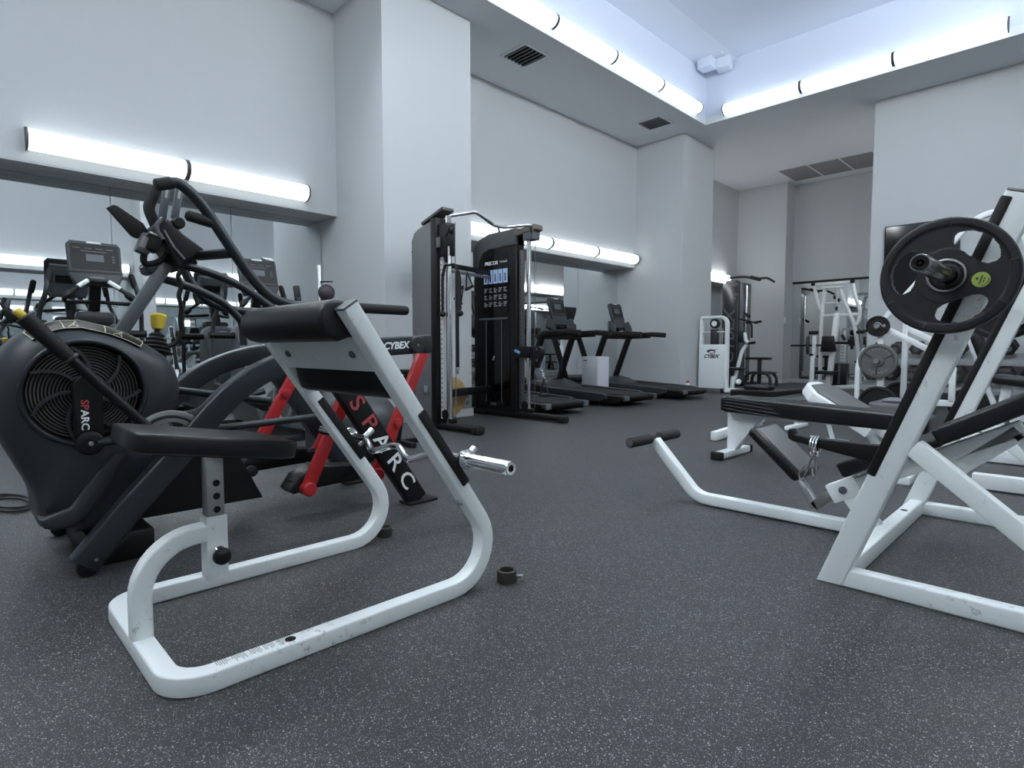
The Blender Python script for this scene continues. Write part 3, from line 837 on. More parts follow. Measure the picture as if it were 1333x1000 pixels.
# mast, console, handlebars
XC = -2.52
ma = Vector((XC, .475, .76)); mb_ = Vector((XC, .645, 1.045))
MB().bar(ma, mb_, .038, .046, up=(0, .6, -.4), bev=.012).build('mast', GREYM, arc)

# console: wedge seen from its back and side
XK = -2.46
def pz(px, py, x): return at(px, py, x=x)
hull = [(204, 292), (212, 284), (220, 286), (240, 305), (266, 324), (262, 333), (244, 341), (238, 351), (231, 346), (222, 330), (212, 312), (205, 302)]
ol = [pz(a, b, XK) for a, b in hull]
cw = .17
cons = MB().prism([(p.y, p.z) for p in ol], 'x', XK-cw, XK+.0, bev=.010).build('console', BLACK, arc, angle=50)
rim = MB().tube([(XK+.002, p.y, p.z) for p in ol[10:]+ol[:2]], .008, 10).build('console_rim', GREYM, cons)
g1, g2, g3 = pz(213, 300, XK), pz(240, 338, XK), pz(226, 322, XK)
MB().tube([(XK+.002, g1.y, g1.z), (XK+.002, g3.y, g3.z), (XK+.002, g2.y, g2.z)], .005, 8).build('console_groove', GREYM, cons)
# rack plate held out in front
pl = [pz(a, b, XK-.06) for a, b in ((138, 271), (147, 267), (152, 268), (186, 291), (193, 302), (178, 311), (170, 307))]
MB().prism([(p.y, p.z) for p in pl], 'x', XK-.066, XK-.052, bev=.003).build('rack_plate', BLACK, cons)
dv1 = pz(188, 318, XK-.05)
dev = MB().box(dv1, (.05, .045, .075), rot=Matrix.Rotation(math.radians(-20), 4, 'X'), bev=.008).build('sensor_box', GREYM, cons)
MB().box(dv1+Vector((.026, -.004, .002)), (.004, .026, .044), rot=Matrix.Rotation(math.radians(-20), 4, 'X'), bev=.0015).build('sensor_lens', GREYL, dev)
MB().box(pz(200, 316, XK-.03), (.06, .04, .07), rot=Matrix.Rotation(math.radians(-20), 4, 'X'), bev=.006).build('mount_block', BLACK, cons)
MB().box(pz(198, 306, XK-.02), (.05, .03, .008), rot=Matrix.Rotation(math.radians(-20), 4, 'X'), bev=.002).build('mount_clip', STEEL, cons)
lp = [pz(a, b, XK-.05) for a, b in ((188, 328), (187, 339), (192, 344), (206, 341), (214, 334), (218, 328))]
MB().tube(smooth_path(lp, 4), .012, 10).build('cup_loop', BLACK, cons)
# the twin uprights with grip rails
xn, xf = XA+.01, XB+.02
h1 = [(xn, .560, 1.267), (xn, .588, 1.277), (xn, .615, 1.279), (xn, .655, 1.25), (xn, .695, 1.205), (xn, .745, 1.13), (xn, .80, 1.047), (xn, .86, .968), (xn, .92, .915), (xn, .99, .892), (xn, 1.08, .888), (xn, 1.52, .893)]
h2 = [tuple(at(a, b, x=xf)) for a, b in ((236, 338), (243, 358), (261, 384), (284, 399), (318, 405.5))]+[(xf, 1.05, .893), (xf, 1.52, .893)]
for nm_, pts in (('hand_rail', h1), ('hand_rail', h2)):
    hb = MB().tube(smooth_path(pts, 5), .0185, 16).build(nm_, FRAME, arc)
    e = Vector(pts[-1])
    MB().lathe(e-Vector((0, .25, 0)), (0, 1, 0), [(0, .019), (.004, .0215), (.25, .0215), (.262, .019), (.268, .011)], n=20).build('foam_sleeve', FOAM, hb)
    sx = 1 if pts is h1 else -1
    if pts is h1:
        ga, gb_ = at(278, 291, x=xn), at(241, 279.5, x=xn-.01)
        MB().lathe(ga, gb_-ga, [(0, .017), (.012, .0185), ((gb_-ga).length-.008, .0185), ((gb_-ga).length, .010)], n=20).build('inner_grip', FOAM, hb)
        ta, tb_ = Vector(pts[1]), Vector(pts[0])
        MB().lathe(ta, tb_-ta, [(0, .0205), (.045, .0205), (.050, .014)], n=20).build('top_grip', FOAM, hb)
    q = at(302, 329, x=xn) if pts is h1 else Vector(h2[0])
    MB().tube([q, at(258, 333, x=XK-.03) if pts is h1 else at(250, 342, x=XK-.10)], .019, 14).build('rail_bracket', BLACK, hb)
# curved upright grip on the far side of the console
gp = [pz(a, b, XK-.12) for a, b in ((203, 246), (197, 260), (194, 272), (200, 288), (206, 302))]
MB().tube(smooth_path(gp, 5), .020, 16).build('upright_grip', FOAM, arc)
for pa, pb, x in (((217, 243), (211, 286), XK-.07), ((234, 245), (227, 285), XK-.02)):
    a, b = pz(*pa, x), pz(*pb, x)
    st_ = MB().bar(a, b, .018, .026, up=(0, 1, 0)).build('strut', GREYM, arc)
    MB().bar(a.lerp(b, .05)+Vector((.010, 0, 0)), a.lerp(b, .35)+Vector((.010, 0, 0)), .002, .009, up=(0, 1, 0), bev=0).build('bright_strip', STEEL, st_)
kn = pz(233, 290, XK)
MB().lathe(kn-Vector((.03, 0, 0)), (1, 0, 0), [(0, .022), (.03, .022), (.036, .017)], n=24).build('pivot_knob', BLACK, arc)
# inner arms sweeping back under the console
a1 = [pz(a, b, -2.56) for a, b in ((186, 352), (192, 347), (214, 342), (240, 346), (275, 356), (310, 371), (335, 387), (356, 403))]
MB().tube(smooth_path(a1, 5), .0165, 14).build('inner_arm', FRAME, arc)
a2 = [pz(a, b, -2.68) for a, b in ((206, 361), (235, 370), (262, 380), (288, 393), (305, 408), (315, 422), (317, 450))]
MB().tube(smooth_path(a2, 5), .0165, 14).build('inner_arm', FRAME, arc)
MB().lathe(pz(190, 352, -2.6), (1, 0, 0), [(0, .022), (.09, .022), (.095, .015)], n=20).build('arm_pivot', GREYP, arc)
# coiled safety strap
sp_ = [pz(a, b, -2.42) for a, b in ((236, 351), (232, 360), (236, 372), (233, 385), (236, 400), (235, 418), (236, 432), (229, 446), (219, 451))]
ss = smooth_path(sp_, 8)
MB().tube(ss, .0085, 8).build('safety_strap', BLACK, arc)
# red pedal links and pedals
def link(x, bot, top, w=.05):
    m = MB().bar(bot, top, .034, w, up=(0, 1, 0), bev=.009)
    return m.build('pedal_link', RED, arc)
for x, sgn, dy in ((-2.33, 1, 0.0), (-2.70, -1, .19)):
    A0 = pz(400, 636, x) if sgn > 0 else pz(321, 606, x)
    off = (pz(457, 618, -2.33)-pz(400, 636, -2.33))
    B0 = A0+Vector((0, .33, .012))
    A1 = (pz(455, 505, x) if sgn > 0 else pz(409, 440, x))
    dirv = (A1-A0); k = (.735-A0.z)/dirv.z
    top = A0+dirv*k
    for base in (A0, B0):
        tp = base+dirv*k
        lk = link(x, base, tp, .055)
        MB().lathe(base-Vector((.026, 0, 0)), (1, 0, 0), [(0, .026), (.003, .030), (.055, .030), (.060, .025)], n=24).build('link_boss', RED, lk)
        MB().lathe(base+dirv*.55+Vector((.014, 0.0, 0)), (1, 0, 0), [(0, .021), (.012, .021), (.014, .018)], n=20).build('pivot_boss', RED, lk)
    # pedal beam and foot plate
    xp = x-.055*sgn
    mid0 = A0+Vector((-.06*sgn, -.05, .01)); mid1 = B0+Vector((-.06*sgn, .04, .01))
    pd = MB().bar(mid0, mid1, .06, .055, up=(0, 0, 1), bev=.01).build('pedal_beam', BLACK, arc)
    fp = MB().prism([(mid0.y-.02, A0.z+.0), (mid0.y+.0, A0.z-.02), (mid0.y+.30, A0.z+.03), (mid0.y+.29, A0.z+.065), (mid0.y+.10, A0.z+.085), (mid0.y+.02, A0.z+.055)], 'x', xp-.065, xp+.045, bev=.010)
    fp.build('pedal', BLACK, pd)
    c0 = B0.lerp(A0, .3)
    MB().lathe(A0+Vector((-.13*sgn, -.03, .0)), (1, 0, 0), [(0, .024), (.02, .024), (.022, .02)], n=18).build('pedal_axle', GREYP, pd)
# ================================================================== incline press bench on the right
YA, YZ = 1.945, 3.03
ib = thing('incline_press_bench', 'white steel incline press bench with black pads on the right', 'weight bench', (-.4, 2.5, 0))
du = Vector((.345, 0, .939)); nu = Vector((-.939, 0, .345))     # along / in front of the uprights
W, D = .070, .050
for y in (YA, YZ):
    b0 = Vector((-.552, y, 0)); 
    base = b0+du*.0
    top = b0+du*1.178
    # upright as a sheared prism so that its foot is flat on the floor
    e = .0372
    poly = [(-.587, 0), (-.513, 0), (top.x+nu.x*-.035, top.z+nu.z*-.035), (top.x+nu.x*.035, top.z+nu.z*.035)]
    up = MB().prism(poly, 'y', y-D/2, y+D/2, bev=.006).build('upright', WHITE, ib)
    a = b0+du*.365; c = b0+du*1.165
    MB().bar(a+nu*.0255, c+nu*.0255, D+.008, .026, up=nu, bev=.006).build('rubber_guard', RUBBER, up)
    MB().bar(top+du*.001, top+du*.008, D-.002, W-.002, up=nu, bev=.002).build('end_cap', GREYL, up)
    # bar hook
    h = Vector((-.275, y, .883))
    hk = MB().bar((-.30, y, .862), (-.235, y, .885), .046, .010, up=(0, 0, 1), bev=.002)
    hk.bar((-.304, y, .856), (-.318, y, .925), .046, .009, up=(1, 0, .2), bev=.002)
    hk.build('bar_hook', BLACK, up)
# floor frame: rails, cross beam, rear bend
r0 = fillet([(-.545, YA-.0, .028), (.13, YA, .028), (.13, YZ, .028), (-.545, YZ, .028)], .20, 10)
MB().rail(r0, .056, .0465, (0, 0, 1), .007).build('floor_rail', WHITE, ib)
cb = MB().rail([(-.527, YA+.02, .031), (-.527, YZ-.02, .031)], .05, .062, (1, 0, 0), .007).build('cross_beam', WHITE, ib)
for yy_ in (2.02, 2.72):
    MB().lathe((-.527, yy_+.06, .0615), (0, 0, 1), [(0, .013), (.0015, .013)], n=20).build('hole_plug', BLACK, cb)
# diagonal struts
for y in (YA, YZ):
    MB().bar((-.352, y, .445), (.135, y, .045), .048, .052, up=(.62, 0, .78), bev=.006).build('diagonal_strut', WHITE, ib)
# central spine carrying seat and back pad
pA, pD = at(1091, 614, y=2.38), at(1352, 519, y=2.38)
sp0 = at(1083, 643, y=2.475); sp0.y = 2.5
sp1 = sp0+(pD-pA)*1.02
ds = (sp1-sp0).normalized(); ns = Vector((-ds.z, 0, ds.x))
MB().bar(sp0, sp1, .05, .055, up=ns, bev=.006).build('spine', WHITE, ib)
MB().bar(at(1105, 640, y=2.5), (-.555, 2.5, .03), .05, .06, up=(.95, 0, .3), bev=.006).build('front_post', WHITE, ib)
MB().bar(at(1236, 616, y=2.5), at(1330, 560, y=2.5), .05, .055, up=(-.4, 0, .9), bev=.006).build('back_brace', WHITE, ib)
MB().bar(at(1328, 561, y=2.5), (.13, 2.5, .05), .05, .055, up=(.9, 0, .4), bev=.006).build('rear_post', WHITE, ib)
pA, pB, pC, pD = at(1091, 614, y=2.38), at(1150, 592, y=2.38), at(1216, 571, y=2.38), at(1352, 519, y=2.38)
for nm_, a_, b_ in (('seat_pad', pA, pB), ('back_pad', pC, pD)):
    a_.y = b_.y = 2.5
    MB().bar(a_, b_, .24, .060, up=ns, bev=.012).build(nm_, VINYL, ib, angle=50)
MB().bar(pB-ns*.02, pC-ns*.02, .16, .03, up=ns, bev=.006).build('pad_support', BLACK, ib)
# front plate with leg pad on a steel arm
fb = MB().bar(sp0-ds*.01, sp0+ds*.10, .056, .075, up=ns, bev=.004).build('front_sleeve', WHITE, ib)
MB().lathe(sp0+ds*.045+Vector((0, -.028, 0)), (0, -1, 0), [(0, .015), (.006, .015), (.008, .010)], n=18).build('bolt', GREYM, fb)
ax0 = at(1060, 659, y=2.5)
MB().bar(ax0, sp0, .038, .040, up=ns, bev=.003).build('slide_tube', STEEL, ib)
k0 = at(1062, 662, y=2.5); k1 = at(1040, 620, y=2.5)
MB().bar(k0, k1, .038, .030, up=(.7, 0, .7), bev=.003).build('leg_pad_post', CHROME, ib)
p0 = at(990, 556, y=2.5); p1 = at(1052, 619, y=2.5)
dp = (p1-p0).normalized(); npd = Vector((-dp.z, 0, dp.x))
m = MB().bar(p0, p1, .235, .048, up=npd, bev=.018)
lp_ = m.build('leg_pad', VINYL, ib, angle=50)
MB().bar(p0+npd*.0235+dp*.018, p1+npd*.0235-dp*.018, .20, .004, up=npd, bev=.0015).build('pad_facing', VGREY, lp_)
# front foot tube with roller
pts = fillet([(-.555, 2.5, .030), (-1.285, 2.5, .030), (-1.515, 2.5, .268)], .12, 9)
ft = MB().rail(pts, .048, .050, (0, 1, 0), .008).build('front_leg', WHITE, ib)
MB().bar((-.665, 2.5, .030), (-.60, 2.5, .030), .053, .055, up=(0, 0, 1), bev=.003).build('joint_sleeve', WHITE, ft)
MB().lathe((-.635, 2.474, .032), (0, -1, 0), [(0, .013), (.005, .013), (.007, .008)], n=18).build('joint_bolt', GREYM, ft)
rl_ = MB().lathe((-1.520, 2.285, .280), (0, 1, 0), [(0, .012), (0, .021), (.004, .024), (.17, .024), (.174, .014), (.256, .014), (.26, .024), (.43, .024), (.434, .021), (.434, .012)], n=24).build('foot_roller', FOAM, ib)
MB().lathe((-1.520, 2.2845, .280), (0, -1, 0), [(0, .018), (.003, .018), (.004, .014)], n=24).build('roller_ring', STEEL, rl_)
# black tapered catch arm on the far upright, hook at its tip
ya_ = YA+.042
ha = [at(a, b, y=ya_) for a, b in ((1027, 562), (1029, 558), (1034, 558), (1037, 565), (1055, 569), (1150, 580), (1163, 612), (1135, 603), (1120, 597), (1061, 581), (1034, 574), (1028, 570))]
ha = [(q.x, q.z) for q in ha]
MB().prism(ha, 'y', ya_-.016, ya_+.016, bev=.004).build('catch_arm', BLACK, ib)

# spring clip hung on the catch arm
cc = at(1061, 578, y=ya_)
cl = thing('spring_clip', 'small steel spring clip hanging from the black catch arm of the incline bench', 'clip', cc)
coil = []
for k in range(61):
    a = 2*math.pi*k/20
    coil.append((cc.x-.012+.024*k/60, cc.y+.030*math.sin(a), cc.z-.006+.030*math.cos(a)))
MB().tube(coil, .0032, 8).build('coil', CHROME, cl)
for yy_, px_ in ((ya_-.03, ((1062, 588), (1056, 598), (1050, 614), (1045, 624), (1041, 624), (1040, 617), (1045, 609), (1051, 604))), (ya_+.03, ((1064, 588), (1061, 600), (1062, 614), (1060, 620), (1057, 617), (1057, 608)))):
    MB().tube([at(a, b, y=yy_) for a, b in px_], .0030, 8).build('handle', CHROME, cl)

# ================================================================== barbell and plates
BX, BZ = -.277, .905
DCHROME = mat('dark_chrome', (.30, .30, .31), .22, metal=1.0)
PLATER = mat('plate_rubber', (.010, .010, .011), .42, spec=.5, bump=.15, bscale=300)
bb = thing('barbell', 'long steel barbell racked across the white incline bench', 'barbell', (BX, 2.47, BZ))
MB().cyl((BX, 1.86, BZ), (BX, 3.09, BZ), .0122, n=18).build('shaft', STEEL, bb)
for s, y in ((-1, 1.885), (1, 3.075)):
    sl = MB().lathe((BX, y, BZ), (0, s, 0), [(0, .013), (0, .030), (.003, .033), (.016, .033), (.020, .028), (.020, .0205), (.362, .0205), (.368, .0185)], n=32).build('sleeve', DCHROME, bb)
    MB().lathe((BX, y+s*.3685, BZ), (0, s, 0), [(0, .0165), (.0015, .0165), (.0015, .012), (-.004, .012), (-.004, .0075), (.0, .0075), (.0, .0035), (-.002, .0035)], n=28).build('end_face', BLACK, sl)

def grip_plate(y, x, z, R, label, s=-1, th=.036, group='black grip plates on the barbell'):
    """three-hole rubber plate; visible face towards s*Y"""
    t = thing('weight_plate', label, 'weight plate', (x, y, z), group)
    N = 96
    # disc with three curved windows, made as annular sectors
    bmx = MB()
    win0, win1 = .50*R, .80*R
    def solid(th_):        # is this angle a rib
        a = (th_-ROT) % 120
        return a < 34 or a > 86
    ROT = -10
    rads = [.024, .047, .36*R, .50*R, .58*R, .66*R, .74*R, .80*R, .87*R, .95*R, R]
    hw = {0: .40, 1: .40, 2: .30, 3: .30, 4: .30, 5: .30, 6: .32, 7: .44, 8: .5, 9: .46, 10: .30}
    def in_win(r, a):
        # rounded-corner kidney window in polar space
        c = ((a-ROT) % 120)-60
        u = c/34.0; v = (r-(.635*R))/(.185*R)
        return abs(u)**2.4+abs(v)**2.4 < 1.0
    nr = 48; na = 216
    rr_ = [.024+(R-.024)*i/nr for i in range(nr+1)]
    # plate body by a grid with windows cut out; edges of the window get side walls
    def half(r):
        k = r/R
        if k < .18: return .52*th
        if k < .235: return .52*th-(.10*th)*(k-.18)/.055
        if k < .46: return .36*th
        if k < .84: return .34*th
        if k < .88: return (.34+.16*(k-.84)/.04)*th
        if k < .97: return .5*th
        return (.5-.16*((k-.97)/.03)**2)*th
    grid = {}
    for side in (0, 1):
        for i, r in enumerate(rr_):
            for j in range(na):
                a = 360*j/na; ar = math.radians(a)
                yy2 = y+s*(half(r) if side == 0 else -half(r))
                grid[side, i, j] = bmx.bm.verts.new((x+r*math.cos(ar), yy2, z+r*math.sin(ar)))
    cell = {}
    for i in range(nr):
        for j in range(na):
            cell[i, j] = not in_win((rr_[i]+rr_[i+1])/2, 360*(j+.5)/na)
    for i in range(nr):
        for j in range(na):
            j2 = (j+1) % na
            if cell[i, j]:
                for side in (0, 1):
                    bmx.bm.faces.new((grid[side, i, j], grid[side, i+1, j], grid[side, i+1, j2], grid[side, i, j2]))
                for (ii, jj, e0, e1) in ((i-1, j, (i, j), (i, j2)), (i+1, j, (i+1, j), (i+1, j2)), (i, (j-1) % na, (i, j), (i+1, j)), (i, j2, (i, j2), (i+1, j2))):
                    if ii < 0 or ii >= nr or not cell.get((ii, jj), False):
                        bmx.bm.faces.new((grid[0, e0[0], e0[1]], grid[0, e1[0], e1[1]], grid[1, e1[0], e1[1]], grid[1, e0[0], e0[1]]))
    bmesh.ops.delete(bmx.bm, geom=[v for v in bmx.bm.verts if not v.link_faces], context='VERTS')
    # smooth the stepped window outlines
    wv = [v for v in bmx.bm.verts if .44*R < math.hypot(v.co.x-x, v.co.z-z) < .88*R]
    for _ in range(5):
        bmesh.ops.smooth_vert(bmx.bm, verts=wv, factor=.5, use_axis_x=True, use_axis_z=True)
    body = bmx.build('disc', PLATER, t, angle=35)
    yf = y+s*(.52*th)
    MB().torus((x, yf, z), (0, 1, 0), .0395, .0035, n=40, m=8).build('hub_ring', STEEL, t)
    for k in range(3):      # seams where the grips meet the ribs
        for da in (22, 98):
            a = math.radians(ROT+120*k+da)
            p = [(x+r*R*math.cos(a), y+s*(half(r*R)+.0005), z+r*R*math.sin(a)) for r in (.85, .90, .95, .985)]
            MB().tube(p, .0016, 6).build('moulding_line', GREYP, t)
    return t, yf
R = .1465
pl1, yf = grip_plate(1.842, BX, BZ, R, 'large black three-hole grip plate on the near end of the racked barbell')
a = math.radians(-27)
yl = 1.842-.36*.036-.0005
bq_ = at(1277, 364, y=yl); cx_, cz_ = bq_.x, bq_.z
bd = MB().lathe((cx_, yl, cz_), (0, -1, 0), [(-.002, .0185), (.001, .0185)], n=36).build('round_badge', LIME, pl1)
# the badge: a slanted bar between small marks
mk = MB()
Mx = Matrix.Translation((cx_, yl-.0015, cz_)) @ Matrix.Rotation(math.radians(15), 4, 'Y')
k = MB(); k.box((0, 0, 0), (.0024, .0012, .022)); k.box((-.008, 0, .001), (.005, .0012, .005)); k.box((.006, 0, .004), (.003, .0012, .004)); k.box((.006, 0, -.003), (.003, .0012, .004))
k.tube([(.0145*math.cos(math.radians(q)), 0, .0145*math.sin(math.radians(q))) for q in range(-70, 40, 10)], .0007, 6)
k.xform(Mx); k.build('badge_print', BTXT, bd)
grip_plate(3.118, BX, BZ, R, 'black grip plate on the far end of the racked barbell', s=1)
grip_plate(3.162, BX, BZ, R*.86, 'smaller black grip plate outermost on the far end of the racked barbell', s=1)

# ================================================================== flat bench in the middle
fbn = thing('flat_bench', 'flat bench with long glossy black pad and white wedge-shaped foot', 'weight bench', (-1.2, 3.83, 0))
FY0, FY1 = 3.66, 3.88
zt = .405
m = MB().prism([(-1.735, zt-.012), (-1.735, zt-.088), (-1.70, zt-.10), (-.62, zt-.135), (-.60, zt-.12), (-.60, zt-.055), (-.62, zt-.045), (-1.70, zt+.004)], 'y', FY0, FY1, bev=.012)
pad_ = m.build('bench_pad', VINYL, fbn, angle=50)
for k in range(4):        # stretched folds at the end of the cover
    z_ = zt-.018-.018*k
    MB().tube(smooth_path([(-1.737, FY0+.03, z_), (-1.70, FY0-.003, z_), (-1.60, FY0-.002, z_-.002-.004*k), (-1.42+.03*k, FY0+.002, z_-.02-.006*k)], 5), .0035, 6).build('cover_fold', VINYL, pad_)
MB().tube([(-1.72, FY0+.006, zt-.001), (-.62, FY0+.006, zt-.049)], .0030, 6).build('seam', GREYL, pad_)
yc_ = 3.81
wd = MB()
A = [at(942, 545, y=yc_-.04), at(995, 548, y=yc_-.04), at(935, 595, y=yc_-.04), at(925, 595, y=yc_-.04)]
wd.prism([(-1.735, .305), (-1.485, .310), (-1.675, .045), (-1.735, .045)], 'y', yc_-.04, yc_+.03, bev=.006).build('wedge_leg', WHITE2, fbn)
fb_ = MB().span(-1.742, -1.672, 3.585, 4.01, 0.004, .048, .008).build('foot_bar', WHITE2, fbn)
for y in (3.575, 4.02):
    MB().span(-1.747, -1.667, y-.018, y+.018, 0, .052, .008).build('foot_cap', RUBBER, fb_)
MB().bar((-1.62, yc_, .29), (-.70, yc_, .29), .06, .05, up=(0, 0, 1), bev=.006).build('spine', WHITE2, fbn)
MB().bar((-.74, yc_, .28), (-.70, yc_, .03), .06, .06, up=(1, 0, 0), bev=.006).build('rear_leg', WHITE2, fbn)
MB().span(-.74, -.66, 3.60, 4.02, 0, .045, .006).build('foot_bar', WHITE2, fbn)

# ================================================================== tilted board bench behind it
yb = 4.72
tb = thing('slant_board', 'white framed slant board with grey top behind the flat bench', 'weight bench', (-1.05, yb, 0))
e0 = at(1058, 497, y=yb); e1 = at(1215, 592, y=yb)
dd = (e1-e0).normalized(); nn = Vector((-dd.z, 0, dd.x))
if nn.z < 0: nn = -nn
ln_ = (e1-e0).length
m = MB()
w_ = .30
out_ = [(0.03, -w_*.62), (0, -w_*.35), (0, w_*.35), (.03, w_*.62), (.12, w_), (.55, w_), (.55, -w_), (.12, -w_)]
M = Matrix((dd, Vector((0, 1, 0)), nn)).transposed().to_4x4(); M.translation = e0
m.prism(out_, 'z', -.075, 0, bev=.006); m.xform(M); m.build('frame', WHITE2, tb)
m = MB(); m.prism([(.045, -w_*.5), (.045, w_*.5), (.13, w_*.82), (.54, w_*.82), (.54, -w_*.82), (.13, -w_*.82)], 'z', .0, .012, bev=.004); m.xform(M); m.build('board_top', VGREY, tb)
MB().bar(e0+dd*.5-nn*.05, e0+dd*(.5+.33)-nn*.05, .06, .06, up=nn, bev=.006).build('frame_tube', WHITE2, tb)
foot = e0+dd*.45
MB().bar(foot-nn*.06, (foot.x+.06, yb, .02), .05, .05, up=(1, 0, 0)).build('leg', WHITE2, tb)
MB().span(foot.x+.02, foot.x+.10, yb-.22, yb+.22, 0, .04, .006).build('foot_bar', WHITE2, tb)
ee = e0+dd*.80
MB().span(ee.x-.02, ee.x+.06, yb-.22, yb+.22, 0, .04, .006).build('foot_bar', WHITE2, tb)
MB().bar(ee-nn*.05, (ee.x+.02, yb, .02), .05, .05, up=(1, 0, 0)).build('leg', WHITE2, tb)
MB().bar(e0+dd*.12-nn*.07, (e0.x+.16, yb, .035), .035, .035, up=(1, 0, 0)).build('leg', WHITE2, tb)
MB().span(e0.x+.05, e0.x+.10+.12, yb-.17, yb+.17, 0, .03, .005).build('foot_bar', WHITE2, tb)

# ================================================================== low black bench farther back
yl_ = 5.55
lb_ = thing('low_bench', 'low black padded bench lying behind the flat bench', 'weight bench', (-2.4, yl_, 0))
c0 = at(962, 517, y=yl_-.2); c1 = at(1049, 508, y=yl_)
zb = .33
m = MB().prism([(-2.46, zb-.06), (-2.46, zb), (-2.05, zb+.01), (-1.76, zb+.055), (-1.75, zb+.015), (-2.05, zb-.05)], 'y', yl_-.16, yl_+.16, bev=.012)
m.build('bench_pad', VINYL, lb_, angle=50)
MB().span(-2.36, -2.12, yl_-.10, yl_+.06, zb+.004, zb+.045, .015).build('head_pad', VINYL, lb_)
MB().bar((-2.42, yl_, zb-.075), (-1.8, yl_, zb-.045), .05, .045, up=(0, 0, 1)).build('spine', WHITE2, lb_)
for x in (-2.30, -1.90):
    MB().bar((x, yl_, zb-.08), (x, yl_, .03), .04, .04, up=(1, 0, 0)).build('leg', WHITE2, lb_)
    MB().span(x-.03, x+.03, yl_-.22, yl_+.22, 0, .035, .006).build('foot_bar', WHITE2, lb_)

fa, fb2 = at(929, 568, z=.04), at(990, 549, z=.04)
ft_ = MB().bar(fa, fb2, .05, .07, up=(0, 0, 1)).build('floor_tube', WHITE2, lb_)
dd3 = (fb2-fa).normalized()
pc3 = at(974, 552, z=.04)
lettering('lettering', 'CYBEX', .075, frame(pc3+Vector((dd3.y, -dd3.x, 0))*.027, dd3, (0, 0, 1)), BTXT, ft_, depth=.001, shear=.2, bold=.002)
